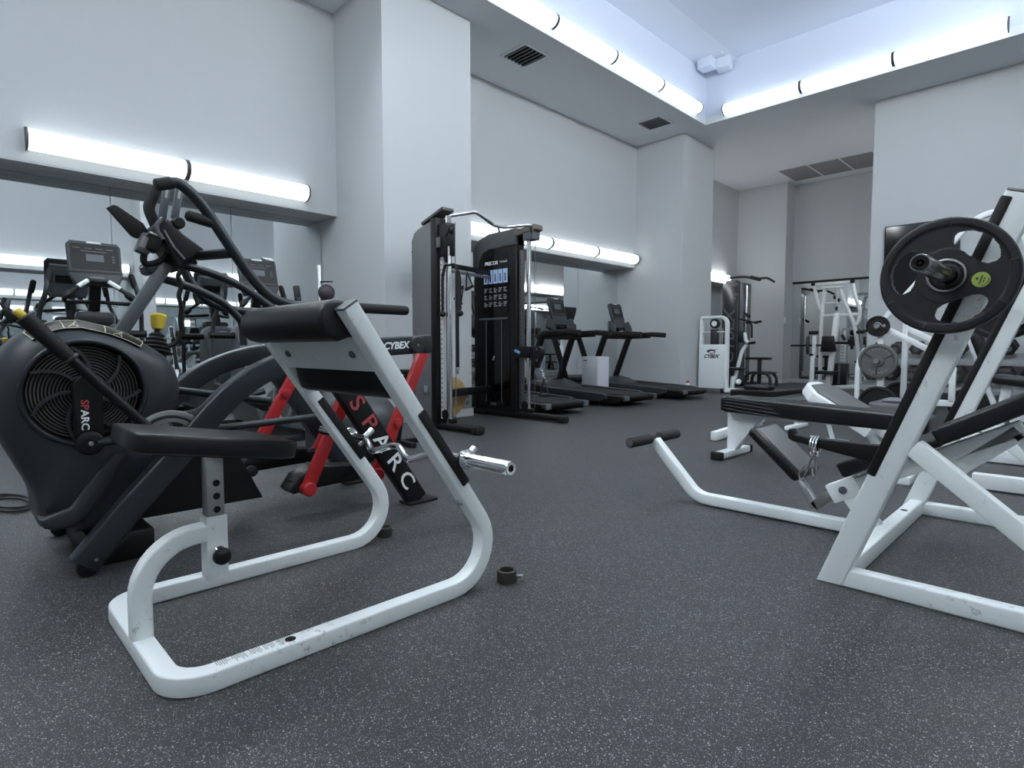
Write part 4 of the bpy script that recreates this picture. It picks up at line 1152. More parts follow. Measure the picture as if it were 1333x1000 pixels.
# ================================================================== cable machine with two towers
ZINC = mat('zinc_plate', (.55, .56, .56), .45)
cm_ = thing('cable_machine', 'tall dark dual cable machine with pull-up bar, in front of the broad column', 'cable machine', (-4.1, 3.7, 0))
YL, YR = 3.20, 4.30      # tower centres
for side, yt, sg in ((0, YL, 1), (1, YR, -1)):
    tw = None
    prof = [(-4.88, 1.78), (-4.80, 1.87), (-4.62, 1.925), (-4.30, 1.93), (-4.215, 1.935), (-4.215, .06), (-4.88, .06)] if side else \
           [(-4.46, .05), (-4.46, 1.70), (-4.42, 1.77), (-4.36, 1.80), (-4.155, 1.845), (-4.155, .05)]
    if side:
        t_ = MB().prism(prof, 'y', yt-.045, yt+.075, bev=.02).build('weight_tower', BLACK, cm_, angle=45)
        # glossy front with raised border on the inner face
        MB().prism([(-4.82, .12), (-4.82, 1.74), (-4.74, 1.80), (-4.30, 1.80), (-4.30, .12)], 'y', yt-.052, yt-.040, bev=.006).build('window_panel', GLOSS, t_)
        hd = MB().prism([(-4.88, 1.60), (-4.88, 1.80), (-4.80, 1.89), (-4.62, 1.94), (-4.215, 1.945), (-4.215, 1.78), (-4.62, 1.775), (-4.72, 1.74), (-4.78, 1.66), (-4.79, 1.60)], 'y', yt-.062, yt+.08, bev=.012)
        hd.build('top_hood', DARKGREY, t_)
        # placard: maker's name, picture row and instruction rows
        yf_ = yt-.0535
        pc = MB().span(-4.72, -4.33, yf_-.002, yf_, 1.10, 1.69).build('placard', GLOSS, t_)
        lettering('lettering', 'PRECOR', .052, frame((-4.585, yf_-.003, 1.625), (1, 0, 0), (0, 0, 1)), WTXT, pc, depth=.0006, shear=.2, bold=.001, sx=1.05)
        lettering('lettering', 'FTS GLIDE', .026, frame((-4.395, yf_-.003, 1.628), (1, 0, 0), (0, 0, 1)), WTXT, pc, depth=.0006, sx=.95)
        for k in range(5):
            x0 = -4.70+.075*k
            MB().span(x0, x0+.066, yf_-.004, yf_-.002, 1.41, 1.555).build('picture', PBLUE, pc)
            m = MB()
            m.sphere((x0+.03, yf_-.004, 1.50), .011, 10, (1, .1, 1)); m.box((x0+.032, yf_-.0045, 1.458), (.016, .001, .06))
            m.build('figure', BTXT, pc)
            for r_ in range(3):
                zz = 1.36-.075*r_
                m = MB()
                for q in range(3): m.span(x0+.006, x0+.06-.012*((k+q+r_) % 3), yf_-.003, yf_-.002, zz-.018*q-.006, zz-.018*q+.004)
                m.build('instruction_print', GTXT, pc)
        MB().span(-4.78, -4.34, yt-.056, yt-.05, 1.03, 1.05).build('shelf_lip', GREYM, t_)
        for x in (-4.66, -4.42):
            MB().cyl((x, yt-.060, .15), (x, yt-.060, 1.02), .004, n=8).build('guide_rod', GREYM, t_)
        MB().box((-4.54, yt-.062, .62), (.02, .01, .05), rot=Matrix.Rotation(.5, 4, 'Y'), bev=.003).build('selector_pin', GREYL, t_)
        MB().box((-4.55, yt-.062, .13), (.09, .006, .03)).build('nameplate', GREYM, t_)
        fx, xr, xp = -4.215, -4.165, -4.075
    else:
        t_ = MB().prism(prof, 'y', yt-.075, yt+.045, bev=.03).build('weight_tower', TOWER, cm_, angle=45)
        m = MB().span(-4.17, -4.085, yt-.07, yt+.045, .05, 1.86, .008); m.build('tower_spine', BLACK, t_)
        m = MB().bar((-4.31, yt, 1.835), (-4.0, yt, 1.925), .13, .03, up=(0, 0, 1), bev=.008); m.build('top_cap', DARKGREY, t_)
        MB().span(-4.30, -4.18, yt-.079, yt-.074, .30, .42, .004).build('service_plate', GREYM, t_)
        MB().span(-4.262, -4.218, yt-.082, yt-.078, .33, .39, .002).build('outlet_face', GREYL, t_)
        for z in (.5, 1.2, 1.6):
            MB().lathe((-4.44, yt-.072, z), (0, -1, 0), [(0, .006), (.004, .005)], n=10).build('bolt', BLACK, t_)
        fx, xr, xp = -4.10, -4.055, -3.985
    # slotted rail with holes, chrome column
    rl = MB().span(xr-.028, xr+.006, yt-.03 if not side else yt-.03, yt+.02, .10, 1.72, .003).build('hole_rail', ZINC if not side else DARKGREY, cm_)
    h0 = None
    for k in range(36):
        if h0 is None:
            h0 = MB().lathe((xr-.011, yt-.0302, .16+.043*k), (0, -1, 0), [(0, .0075), (.001, .0075)], n=10).build('pin_hole', BLACK, rl)
        else:
            h1_ = h0.copy(); COL.objects.link(h1_); h1_.location.z += .043*k*UNIT
    MB().cyl((xp, yt-.01, .07), (xp, yt-.01, 1.86), .023 if side else .026, n=18).build('chrome_column', CHROME, cm_)
    MB().cyl((xp+.075, yt+.0, .12), (xp+.075, yt+.0, 1.80), .0035, n=8).build('cable', GREYM, cm_)
    bs = MB().span(-4.95 if side else -4.45, -3.585, yt-.045, yt+.045, .012, .07, .02).build('base_foot', RUBBER if False else BLACK, cm_, angle=50)
    MB().span(-3.66, -3.58, yt-.05, yt+.05, 0, .074, .02).build('foot_cap', RUBBER, bs)
    MB().span(-4.9 if side else -4.4, -4.7 if side else -4.2, yt-.05, yt+.05, 0, .04, .01).build('foot_cap', RUBBER, bs)
    MB().lathe((xp-.03, yt-.04, .14), (0, 1, 0), [(0, .045), (.01, .045), (.02, .038), (.03, .045), (.04, .045)], n=20).build('floor_pulley', BLACK, cm_)
    MB().span(xp-.05, xp+.05, yt-.035, yt+.035, .07, .11, .008).build('column_socket', BLACK, cm_)
    # carriage riding the column
    zc_ = 1.58 if not side else .685
    cg = MB().span(xr-.05, xp+.035, yt-.05, yt+.04, zc_-.06, zc_+.06 if side else zc_+.22, .01).build('carriage', BLACK, cm_)
    if side:
        MB().prism([(xp+.03, zc_+.055), (xp+.15, zc_+.06), (xp+.19, zc_+.03), (xp+.20, zc_-.02), (xp+.13, zc_-.16), (xp+.09, zc_-.15), (xp+.03, zc_-.05)], 'y', yt-.03, yt+.02, bev=.006).build('swivel_arm', BLACK, cg)
        MB().box((xr-.02, yt-.065, zc_+.005), (.075, .02, .028), rot=Matrix.Rotation(.35, 4, 'Y'), bev=.008).build('release_lever', BLUE, cg)
        for z in (zc_+.03, zc_-.08): MB().lathe((xp+.13, yt-.03, z), (0, -1, 0), [(0, .012), (.004, .011)], n=12).build('bolt', GREYM, cg)
    else:
        MB().lathe((xp+.0, yt-.06, zc_+.16), (0, 1, 0), [(0, .055), (.012, .055), (.03, .045), (.045, .055), (.06, .055)], n=24).build('pulley', BLACK, cg)
        MB().cyl((xp, yt-.03, zc_-.05), (xp, yt-.03, zc_-.12), .03, .018, n=16).build('cable_stop', BLACK, cg)
        MB().box((xr-.01, yt-.058, zc_+.06), (.05, .02, .09), bev=.006).build('release_lever', GREYM, cg)
# pull-up bar and ties
zb_ = 1.875
pb = smooth_path([(-4.02, YL+.03, zb_), (-3.93, YL+.18, zb_+.035), (-3.90, YL+.24, zb_+.038), (-3.955, YL+.46, zb_-.005), (-3.96, YL+.50, zb_-.02), (-3.96, YL+.62, zb_-.02), (-3.955, YL+.70, zb_-.005), (-3.90, YL+.90, zb_+.03), (-3.93, YL+.97, zb_+.02), (-4.03, YR-.02, zb_-.03)], 5)
MB().tube(pb, .017, 12).build('pull_up_bar', CHROME, cm_)
MB().box((-4.10, YR-.0, 1.905), (.30, .13, .06), rot=Matrix.Rotation(-.12, 4, 'Y'), bev=.012).build('top_bracket', mat('brown_grey_metal', (.12, .10, .085), .4), cm_)
MB().box((-4.05, YR-.0, 1.85), (.14, .11, .09), bev=.008).build('column_clamp', GREYM, cm_)
MB().bar((-4.40, YL, 1.53), (-4.62, YR-.05, 1.53), .045, .045, up=(0, 0, 1)).build('cross_brace', BLACK, cm_)
MB().bar((-4.37, YL, 1.475), (-4.60, YR-.05, 1.475), .03, .03, up=(0, 0, 1)).build('cross_brace', GREYM, cm_)
MB().bar((-4.40, YL, .285), (-4.60, YR-.05, .285), .07, .075, up=(0, 0, 1)).build('lower_brace', BLACK, cm_)

# things hanging on it
def hang(name, label, cat, p, group=None):
    return thing(name, label, cat, p, group)
gA = 'attachments hung on the cable machine'
r_ = hang('rope_handle', 'black braided rope with ball ends hanging on the left tower of the cable machine', 'rope', (-3.94, YL, 1.15), gA)
top = Vector((-3.93, YL-.055, 1.43))
for dx, dy in ((-.075, -.01), (.11, .03)):
    pts = [top+Vector((0, 0, 0)), top+Vector((dx*.55, dy*.5, .0)), top+Vector((dx*.95, dy, -.10)), top+Vector((dx, dy, -.24)), top+Vector((dx, dy, -.40))]
    ps = smooth_path(pts, 10)
    m = MB()
    for ph in (0, 2.094, 4.189):
        tw_ = []
        for i, q in enumerate(ps):
            a = ph+i*.75
            tw_.append(q+Vector((.007*math.cos(a), .007*math.sin(a), 0)))
        m.tube(tw_, .008, 8)
    m.build('rope', RUBBER, r_, angle=70)
    MB().sphere(ps[-1]+Vector((0, 0, -.01)), .030, 18, (1, 1, .9)).build('ball_end', RUBBER, r_)
MB().tube([top+Vector((0, 0, -.02)), top+Vector((0, 0, .08)), top+Vector((.0, 0, .16))], .009, 10).build('snap_hook', CHROME, r_)
b_ = hang('lat_bar', 'long straight black bar with chrome tip hanging upright inside the cable machine', 'bar', (-4.08, YL+.24, .8), gA)
pb1 = at(594.5, 354, x=-4.46); pb2 = at(595.5, 478, x=-4.46)
MB().cyl(pb1, pb2, .020, n=16).build('bar', RUBBER, b_)
MB().cyl(pb2, pb2-Vector((0, 0, .07)), .017, .012, n=16, bev=.004).build('tip', CHROME, b_)
MB().torus(pb1+Vector((0, 0, .015)), (0, 1, 0), .018, .004, 18, 8).build('hanging_ring', CHROME, b_)
s_ = hang('strap_handle', 'black stirrup handle hanging from the brace between the cable towers', 'handle', (-4.1, YL+.6, 1.2), gA)
def stirrup(t, p, ang, sz=1.0, depth=0):
    c, s = math.cos(ang), math.sin(ang)
    def R2(a, b): return p+Vector((c*a-s*b, depth, s*a+c*b))*sz
    MB().tube([R2(0, 0), R2(-.052, -.165)], .0075, 8).build('strap', RUBBER, t)
    MB().tube([R2(0, 0), R2(.052, -.165)], .0075, 8).build('strap', RUBBER, t)
    MB().cyl(R2(-.062, -.168), R2(.062, -.168), .015*sz, n=14, bev=.003).build('grip', FOAM, t)
stirrup(s_, at(607.5, 354, x=-4.50), .25)
s2_ = hang('strap_handle', 'lower black stirrup handle angled beside the hanging bar of the cable machine', 'handle', (-4.1, YL+.5, 1.1), gA)
stirrup(s2_, at(603, 372, x=-4.47), -.5)
s3_ = hang('strap_handle', 'black stirrup handle hanging on a chain from the right tower of the cable machine', 'handle', (-3.85, YR, .4), gA)
ph_ = at(706.5, 478, y=YR)
ch = []
for k, (a, b) in enumerate(((703, 476-.0), (705, 482), (707, 487), (708, 491))):
    q = at(a, b, y=YR); MB().torus(q, (1, 0, 0) if k % 2 else (0, 1, 0), .014, .004, 14, 6).build('chain_link', CHROME, s3_)
stirrup(s3_, at(708, 493, y=YR), .05, 1.0)

# wooden balance board leaning behind the cable machine
wd_ = thing('balance_board', 'round plywood balance board leaning low behind the cable machine', 'balance board', (-4.62, 3.5, 0))
pw = at(600, 521, x=-4.62)
MB().lathe((pw.x-.01, pw.y-.14, .225), (1, 0, -.12), [(-.012, .205), (-.010, .21), (.010, .21), (.012, .205)], n=48).build('board', WOOD, wd_)
MB().lathe((pw.x-.015, pw.y-.14, .225), (-1, 0, .12), [(0, .05), (.03, .045), (.045, .02)], n=24).build('dome', RUBBER, wd_)

# ================================================================== treadmills
def treadmill(y0, label):
    """y0 = centre; front (consoles) towards the mirror"""
    t = thing('treadmill', label, 'treadmill', (-5.0, y0, 0), 'treadmills facing the mirror')
    hwid = .42
    x0, x1 = -5.92, -4.22
    # deck
    dk = MB().prism([(x0, .04), (x0, .20), (-5.70, .235), (-5.45, .17), (x1, .135), (x1+.01, .10), (-4.3, .045), (-5.5, .03)], 'y', y0-hwid+.02, y0+hwid-.02, bev=.01).build('deck', BLACK, t)
    MB().span(-5.30, x1-.03, y0-.25, y0+.25, .139, .150).build('running_belt', RUBBER, dk) if False else None
    MB().prism([(-5.40, .172), (x1-.02, .138), (x1-.02, .143), (-5.40, .178)], 'y', y0-.26, y0+.26).build('running_belt', RUBBER, t)
    for s in (-1, 1):
        MB().prism([(-5.55, .19), (-5.50, .205), (x1-.28, .160), (x1-.22, .145), (x1-.22, .10), (x1-.32, .055), (-5.55, .08)], 'y', y0+s*(hwid-.075), y0+s*(hwid+.01), bev=.012).build('side_rail', GREYP, t)
        MB().cyl((x1-.36, y0+s*(hwid-.04), .07), (x1-.36, y0+s*(hwid-.04), .006), .010, n=10).lathe((x1-.36, y0+s*(hwid-.04), 0), (0, 0, 1), [(0, .026), (.008, .026), (.016, .012)], n=16).build('levelling_foot', RUBBER, t)
        MB().span(x1-.05, x1+.03, y0+s*.27, y0+s*.36, .075, .14, .012).build('roller_cover', GREYM, t)
    MB().cyl((x1, y0-.27, .112), (x1, y0+.27, .112), .032, n=16).build('rear_roller', BLACK, t)
    # motor hood
    hd = []
    for x, z, hw in ((-5.93, .12, .38), (-5.90, .24, .39), (-5.75, .275, .39), (-5.58, .24, .385), (-5.40, .175, .37)):
        hd.append([(x, y0-hw, .06), (x, y0-hw, z-.03), (x, y0-hw+.04, z), (x, y0+hw-.04, z), (x, y0+hw, z-.03), (x, y0+hw, .06)])
    MB().loft(hd).build('motor_hood', GREYP, t, angle=35)
    for s in (-1, 1):
        yy = y0+s*.335
        up_ = fillet([(-5.885, yy, .17), (-5.585, yy, .925), (-5.20, yy, .935)], .08, 6)
        MB().rail(up_, .06, .095, (0, 1, 0), .02).build('upright', BLACK, t, angle=45)
        hr = MB().rail([(-5.26, yy, .938), (-5.17, yy, .948), (-5.08, yy, .942), (-4.93, yy, .930)], .062, .075, (0, 1, 0), .022).build('hand_rail', FOAM, t, angle=50)
        MB().prism([(-5.92, .20), (-5.78, .22), (-5.55, .17), (-5.92, .15)], 'y', yy-.045, yy+.045, bev=.01).build('upright_foot', GREYM, t)
    MB().rail([(-5.57, y0-.33, .915), (-5.57, y0+.33, .915)], .07, .08, (1, 0, 0), .02).build('cross_bar', BLACK, t)
    # side pods and console
    for s in (-1, 1):
        pod = MB().box((0, 0, 0), (.06, .19, .17), bev=.028)
        pod.xform(Matrix.Translation((-5.55, y0+s*.205, 1.055)) @ Matrix.Rotation(s*.35, 4, 'X') @ Matrix.Rotation(-.25, 4, 'Y'))
        pod.build('side_pod', GREYP, t)
    tl = Matrix.Translation((-5.60, y0, 1.245)) @ Matrix.Rotation(-.30, 4, 'Y')
    m = MB(); m.prism([(-.13, -.20), (.13, -.20), (.155, -.12), (.165, .17), (.14, .20), (-.14, .20), (-.165, .17), (-.155, -.12)], 'x', -.03, .018, bev=.012); m.xform(tl); cs_ = m.build('console', GREYP, t, angle=45)
    m = MB().span(.0175, .0195, -.14, .14, -.03, .175, .0); m.xform(tl); m.build('display', BLACK, cs_)
    m = MB().span(.0185, .022, -.155, .155, -.062, -.048, .001); m.xform(tl); m.build('console_ridge', BLACK, cs_)
    m = MB().span(.0, .022, -.045, .045, .182, .196, .003); m.xform(tl); m.build('status_light', WHITE2, cs_)
    m = MB().span(.0195, .0205, -.07, .07, .03, .11)
    for k in range(4): m.span(.0195, .0205, -.12, .12, .13+.010*k, .133+.010*k)
    m.xform(tl); m.build('display_print', GREYM, cs_)
    m = MB().bar((-5.62, y0, .93), (-5.61, y0, 1.12), .12, .05, up=(1, 0, 0), bev=.01); m.build('console_neck', GREYP, t)
    m = MB().box((-5.55, y0, 1.03), (.05, .11, .05), bev=.012); m.build('stop_switch', BLACK, cs_)
    t.location.x += .165*UNIT
    return t
treadmill(4.87, 'nearest black treadmill, half hidden behind the right cable tower')
t2 = treadmill(6.32, 'middle black treadmill, directly behind the white air purifier')
treadmill(7.77, 'farthest black treadmill, beside the far column')
# white air purifier between the treadmills
pu = at(775, 504, x=-5.0)
pv = thing('air_purifier', 'white box-shaped air purifier standing between the treadmills', 'air purifier', (-5.31, 7.05, 0))
MB().box((-5.31, 7.05, .315), (.30, .28, .58), bev=.012).build('casing', BOX, pv)
g = MB()
for r in range(16):
    for c2 in range(8):
        g.box((-5.425+.033*c2, 6.909, .10+.022*r), (.018, .003, .006))
g.build('air_slots', GREYL, pv)
MB().span(-5.43, -5.36, 6.907, 6.910, .54, .553).build('nameplate', BTXT, pv)
MB().span(-5.45, -5.17, 6.92, 7.18, 0, .022, .004).build('plinth', BLACK, pv)

# bottle and litter by the column
bt = thing('water_bottle', 'small white bottle with a red cap on the floor by the far column', 'bottle', (-4.60, 9.0, 0))
q = at(895, 505, x=-4.63)
yb_ = q.y
MB().lathe((-4.63, yb_, 0), (0, 0, 1), [(0, .035), (.004, .04), (.14, .04), (.17, .022), (.175, .022)], n=20).build('body', WHITE2, bt)
MB().cyl((-4.63, yb_, .175), (-4.63, yb_, .205), .025, n=16, bev=.004).build('cap', RED, bt)
bt['o'] = (-4.63, yb_, 0)
# ================================================================== cross trainers in front of the left mirrors
def trainer(y0, label):
    t = thing('cross_trainer', label, 'cardio machine', (-5.15, y0, 0), 'cross trainers facing the left mirrors')
    # floor frame
    MB().bar((-5.75, y0, .05), (-4.35, y0, .05), .07, .06, up=(0, 0, 1)).build('base_beam', GREYP, t)
    for x in (-5.72, -4.4):
        MB().span(x-.04, x+.04, y0-.28, y0+.28, 0, .05, .015).build('foot_bar', RUBBER, t)
    # fairing: wide at the top, tapering down
    rg = []
    for z, xa, xb, hw in ((.06, -5.75, -5.05, .10), (.30, -5.78, -5.15, .12), (.55, -5.72, -5.30, .13), (.78, -5.66, -5.38, .15), (.90, -5.62, -5.42, .15), (.95, -5.58, -5.45, .10)):
        rg.append([(xa, y0-hw*.5, z), (xa+.03, y0-hw, z), (xb-.03, y0-hw, z), (xb, y0-hw*.5, z), (xb, y0+hw*.5, z), (xb-.03, y0+hw, z), (xa+.03, y0+hw, z), (xa, y0+hw*.5, z)])
    MB().loft(rg).build('fairing', GREYM, t, angle=50)
    MB().box((-5.655, y0, .88), (.012, .075, .035), rot=Matrix.Rotation(.3, 4, 'Y'), bev=.006).build('front_badge', PBLUE, t)
    MB().cyl((-5.52, y0-.36, .84), (-5.52, y0+.36, .84), .030, n=16).build('pivot_bar', BLACK, t)
    for s in (-1, 1):
        MB().tube(smooth_path([(-5.50, y0+s*.33, .40), (-5.52, y0+s*.33, .84), (-5.48, y0+s*.32, 1.00), (-5.40, y0+s*.29, 1.13), (-5.42, y0+s*.27, 1.24)], 5), .017, 12).build('swing_arm', GREYP, t)
        MB().lathe((-5.415, y0+s*.272, 1.20), (-.02, -s*.02, .1), [(0, .02), (.02, .023), (.10, .022), (.115, .012)], n=16).build('swing_grip', RUBBER, t)
        MB().bar((-5.50, y0+s*.33, .40), (-4.72, y0+s*.20, .24), .045, .05, up=(0, 0, 1)).build('pedal_arm', GREYP, t)
        MB().box((-4.85, y0+s*.20, .285), (.34, .14, .03), rot=Matrix.Rotation(.08, 4, 'Y'), bev=.012).build('pedal', BLACK, t)
        MB().torus((-4.62, y0+s*.10, .30), (0, 1, 0), .16, .018, 28, 8).build('crank_ring', GREYL, t)
    MB().prism([(-5.10, .06), (-5.0, .34), (-4.62, .50), (-4.34, .36), (-4.30, .08)], 'y', y0-.085, y0+.085, bev=.03).build('rear_housing', GREYM, t)
    # mast, bottle tray, console
    MB().bar((-5.50, y0, .90), (-5.345, y0, 1.22), .075, .07, up=(1, 0, 0), bev=.015).build('mast', BLACK, t)
    MB().box((-5.42, y0, .955), (.12, .24, .10), bev=.03).build('bottle_tray', GREYP, t)
    tl = Matrix.Translation((-5.315, y0, 1.345)) @ Matrix.Rotation(-.28, 4, 'Y')
    m = MB().prism([(-.135, -.165), (.135, -.165), (.165, -.09), (.17, .15), (.145, .18), (-.145, .18), (-.17, .15), (-.165, -.09)], 'x', -.022, .018, bev=.012); m.xform(tl); c = m.build('console', GREYP, t, angle=45)
    m = MB().prism([(-.13, -.15), (.13, -.15), (.15, -.05), (.14, .14), (-.14, .14), (-.15, -.05)], 'x', -.085, -.018, bev=.025); m.xform(tl); m.build('console_back', GREYM, c, angle=50)
    m = MB().span(-.093, -.086, -.10, .10, -.02, .05); m.xform(tl); m.build('rear_vent', BLACK, c)
    m = MB().span(.0175, .0195, -.15, .15, -.045, .155); m.xform(tl); m.build('display', BLACK, c)
    m = MB().span(.0195, .021, -.055, .055, .02, .075)
    for q in (-.11, -.04, .03, .095): m.span(.0195, .021, q-.022, q+.022, .118, .124)
    m.span(.0195, .021, -.085, .075, .095, .101)
    for r_ in range(3): m.span(.0195, .021, .105, .125, .02+.022*r_, .027+.022*r_)
    m.xform(tl); m.build('display_print', GREYM, c)
    m = MB().span(.0185, .022, -.165, .165, -.072, -.060); m.xform(tl); m.build('console_ridge', BLACK, c)
    m = MB().span(.0, .021, -.045, .045, .163, .175, .003); m.xform(tl); m.build('status_light', WHITE2, c)
    m = MB().span(.017, .021, -.045, .045, -.115, -.10); m.xform(tl); m.build('maker_plate', GREYM, c)
    # fixed handlebar with bright pulse strips
    for s in (-1, 1):
        hp = smooth_path([(-5.255, y0, 1.215), (-5.235, y0+s*.06, 1.215), (-5.20, y0+s*.12, 1.17), (-5.16, y0+s*.185, 1.115), (-5.16, y0+s*.215, 1.075), (-5.23, y0+s*.185, 1.06), (-5.33, y0+s*.03, 1.07)], 5)
        b = MB().tube(hp, .015, 12).build('handlebar', BLACK, t)
        MB().tube([(-5.228, y0+s*.065, 1.218), (-5.190, y0+s*.13, 1.168)], .0165, 12).build('pulse_strip', WHITE2, b)
        MB().lathe((-5.178, y0+s*.16, 1.135), (.01, s*.045, -.042), [(0, .018), (.02, .027), (.06, .025), (.075, .012)], n=16).build('end_grip', RUBBER, b)
    return t
trainer(.883, 'cross trainer with tilted console seen above the fan shroud, left')
trainer(2.085, 'cross trainer whose console shows above the preacher pad, nearest the column')

# ball stand beside the column
q = at(425, 381, x=-5.20)
st = thing('ball_stand', 'slim steel ball stand against the broad column', 'stand', (-5.2, q.y-.04, 0))
pt = at(417, 345, x=-5.22)
MB().cyl((-5.24, q.y-.05, .02), (-5.24, q.y-.05, pt.z), .024, n=14, bev=.006).build('pole', STEEL, st)
MB().span(-5.36, -5.10, q.y-.17, q.y+.10, 0, .03, .01).build('base', GREYP, st)
for z in (q.z-.085, q.z+.10, .80, .42):
    MB().bar((-5.24, q.y-.05, z), (-5.12, q.y+.02, z), .03, .012, up=(0, 0, 1)).build('cradle_arm', BLACK, st)
tag(MB().sphere(q, .078, 28).torus(q, (0, 0, 1), .0775, .0015, 40, 6).torus(q, (1, .2, 0), .0775, .0015, 40, 6).build('medicine_ball', PURPLE), 'dusky round medicine ball high on the slim stand by the column', 'ball')
# paddle handled column machine (only its upper handle shows)
u0 = at(388, 376, x=-5.62)
pd = thing('paddle_handle_stand', 'dark upright paddle on a stand, left of the medicine ball', 'stand', (-5.62, u0.y, 0))
MB().bar((-5.62, u0.y, .05), (-5.62, u0.y, u0.z-.08), .04, .04, up=(0, 1, 0)).build('post', GREYP, pd)
MB().bar((-5.62, u0.y, u0.z-.14), (-5.62, u0.y-.02, u0.z+.03), .035, .065, up=(0, 1, 0), bev=.015).build('paddle', GREYP, pd)
MB().span(-5.74, -5.50, u0.y-.12, u0.y+.12, 0, .03, .01).build('base', BLACK, pd)

# slim black stand between trainer and cable machine
q0 = at(516, 556)
sx_, sy_ = -3.62, at(530, 480, x=-3.62).y
bs = thing('bar_stand', 'slim black stand with a small square top behind the charcoal fan trainer', 'stand', (sx_, sy_, 0))
p_t = at(530, 484, x=sx_)
MB().box((sx_, sy_, p_t.z), (.10, .14, .035), bev=.006).build('top_plate', BLACK, bs)
MB().bar((sx_, sy_+.03, p_t.z), (sx_+.02, sy_+.09, .05), .02, .02, up=(0, 1, 0)).build('leg', BLACK, bs)
MB().bar((sx_, sy_+.00, p_t.z), (sx_-.05, sy_-.06, .03), .035, .035, up=(0, 1, 0)).build('post', BLACK, bs)
MB().bar((sx_-.05, sy_-.28, .02), (sx_-.05, sy_+.18, .02), .05, .035, up=(0, 0, 1)).build('base_bar', BLACK, bs)
MB().bar((sx_-.25, sy_-.02, .02), (sx_+.16, sy_-.06, .02), .05, .035, up=(0, 0, 1)).build('base_bar', BLACK, bs)

# exercise balls behind the charcoal fan trainer
bq = at(470, 533, x=-3.25)
tag(MB().sphere((-3.25, bq.y, .235), .235, 32).build('exercise_ball', mat('slate_ball', (.035, .038, .042), .42)), 'large dark exercise ball on the floor behind the red pedal links', 'ball')
wb = at(405, 477, x=-3.9)
t = thing('slam_ball', 'small two-tone ball with a tan top seen under the arc beam', 'ball', (-3.9, wb.y, 0))
MB().sphere((-3.9, wb.y, .60), .085, 24).build('ball', PURPLE, t)
MB().sphere((-3.9, wb.y, .625), .072, 24).build('tan_cap', WOOD, t)
MB().cyl((-3.9, wb.y, 0), (-3.9, wb.y, .52), .05, n=16).build('stand', GREYP, t)

# cable loops on the floor at the left edge
cbp = []
for k in range(60):
    a = k*.42
    cbp.append(at(14+30*math.cos(a)-.2*k*.2, 655+9*math.sin(a)+3*math.sin(a*.31), z=.008+.004*(k % 3 == 0)))
tag(MB().tube(smooth_path(cbp, 3), .0045, 6).build('power_cord', BLACK), 'black cord lying in loose loops on the floor at the left edge', 'cord')

# ================================================================== white selectorised machine by the far column
wm = thing('selector_machine', 'white weight-stack machine with open window beside the far column', 'weight machine', (-4.2, 9.3, 0))
yT = 9.0
MB().span(-4.655, -4.22, yT, yT+.20, .075, .79, .008).build('stack_cover', WHITE2, wm)
fr = fillet([(-4.655, yT+.09, .70), (-4.655, yT+.09, 1.235), (-4.215, yT+.09, 1.235), (-4.215, yT+.09, .02)], [.02, .12], 8)
MB().rail(fr, .09, .045, (0, 1, 0), .010).build('stack_frame', WHITE2, wm)
MB().span(-4.64, -4.23, yT+.06, yT+.12, .99, 1.005).build('window_bar', WHITE2, wm)
MB().lathe((-4.42, yT+.05, 1.13), (0, 1, 0), [(0, .075), (.02, .075), (.03, .062), (.04, .075), (.06, .075)], n=24).build('pulley', BLACK, wm)
MB().lathe((-4.42, yT+.04, 1.13), (0, 1, 0), [(0, .045), (.012, .045)], n=20).build('pulley_hub', WHITE2, wm)
for x in (-4.36, -4.30):
    MB().cyl((x, yT+.10, .1), (x, yT+.10, 1.05), .011, n=10).build('guide_rod', CHROME, wm)
MB().span(-4.49, -4.37, yT+.05, yT+.16, .72, 1.04, .02).build('stack_head', GREYP, wm)
MB().span(-4.60, -4.28, yT+.0, yT+.18, .0, .075, .01).build('stack_base', GREYM, wm)
# maker's mark: swoosh ring over italic name
em = MB()
for k in range(3): pass
pts_o = [(-4.44+.075*math.cos(math.radians(a)), .675+.035*math.sin(math.radians(a))) for a in range(-30, 200, 12)]
pts_i = [(-4.425+.045*math.cos(math.radians(a)), .667+.018*math.sin(math.radians(a))) for a in range(200, -31, -12)]
em.prism(pts_o+pts_i, 'y', yT-.003, yT-.0005)
em.prism([(-4.51, .672), (-4.46, .640), (-4.40, .642), (-4.36, .664), (-4.42, .651), (-4.47, .652)], 'y', yT-.003, yT-.0005)
em.prism([(-4.40, .705), (-4.31, .712), (-4.37, .697)], 'y', yT-.003, yT-.0005)
em.build('emblem', BTXT, wm)
lettering('lettering', 'CYBEX', .085, frame((-4.44, yT-.002, .595), (1, 0, 0), (0, 0, 1)), BTXT, wm, depth=.001, shear=.3, bold=.003, sx=.95)
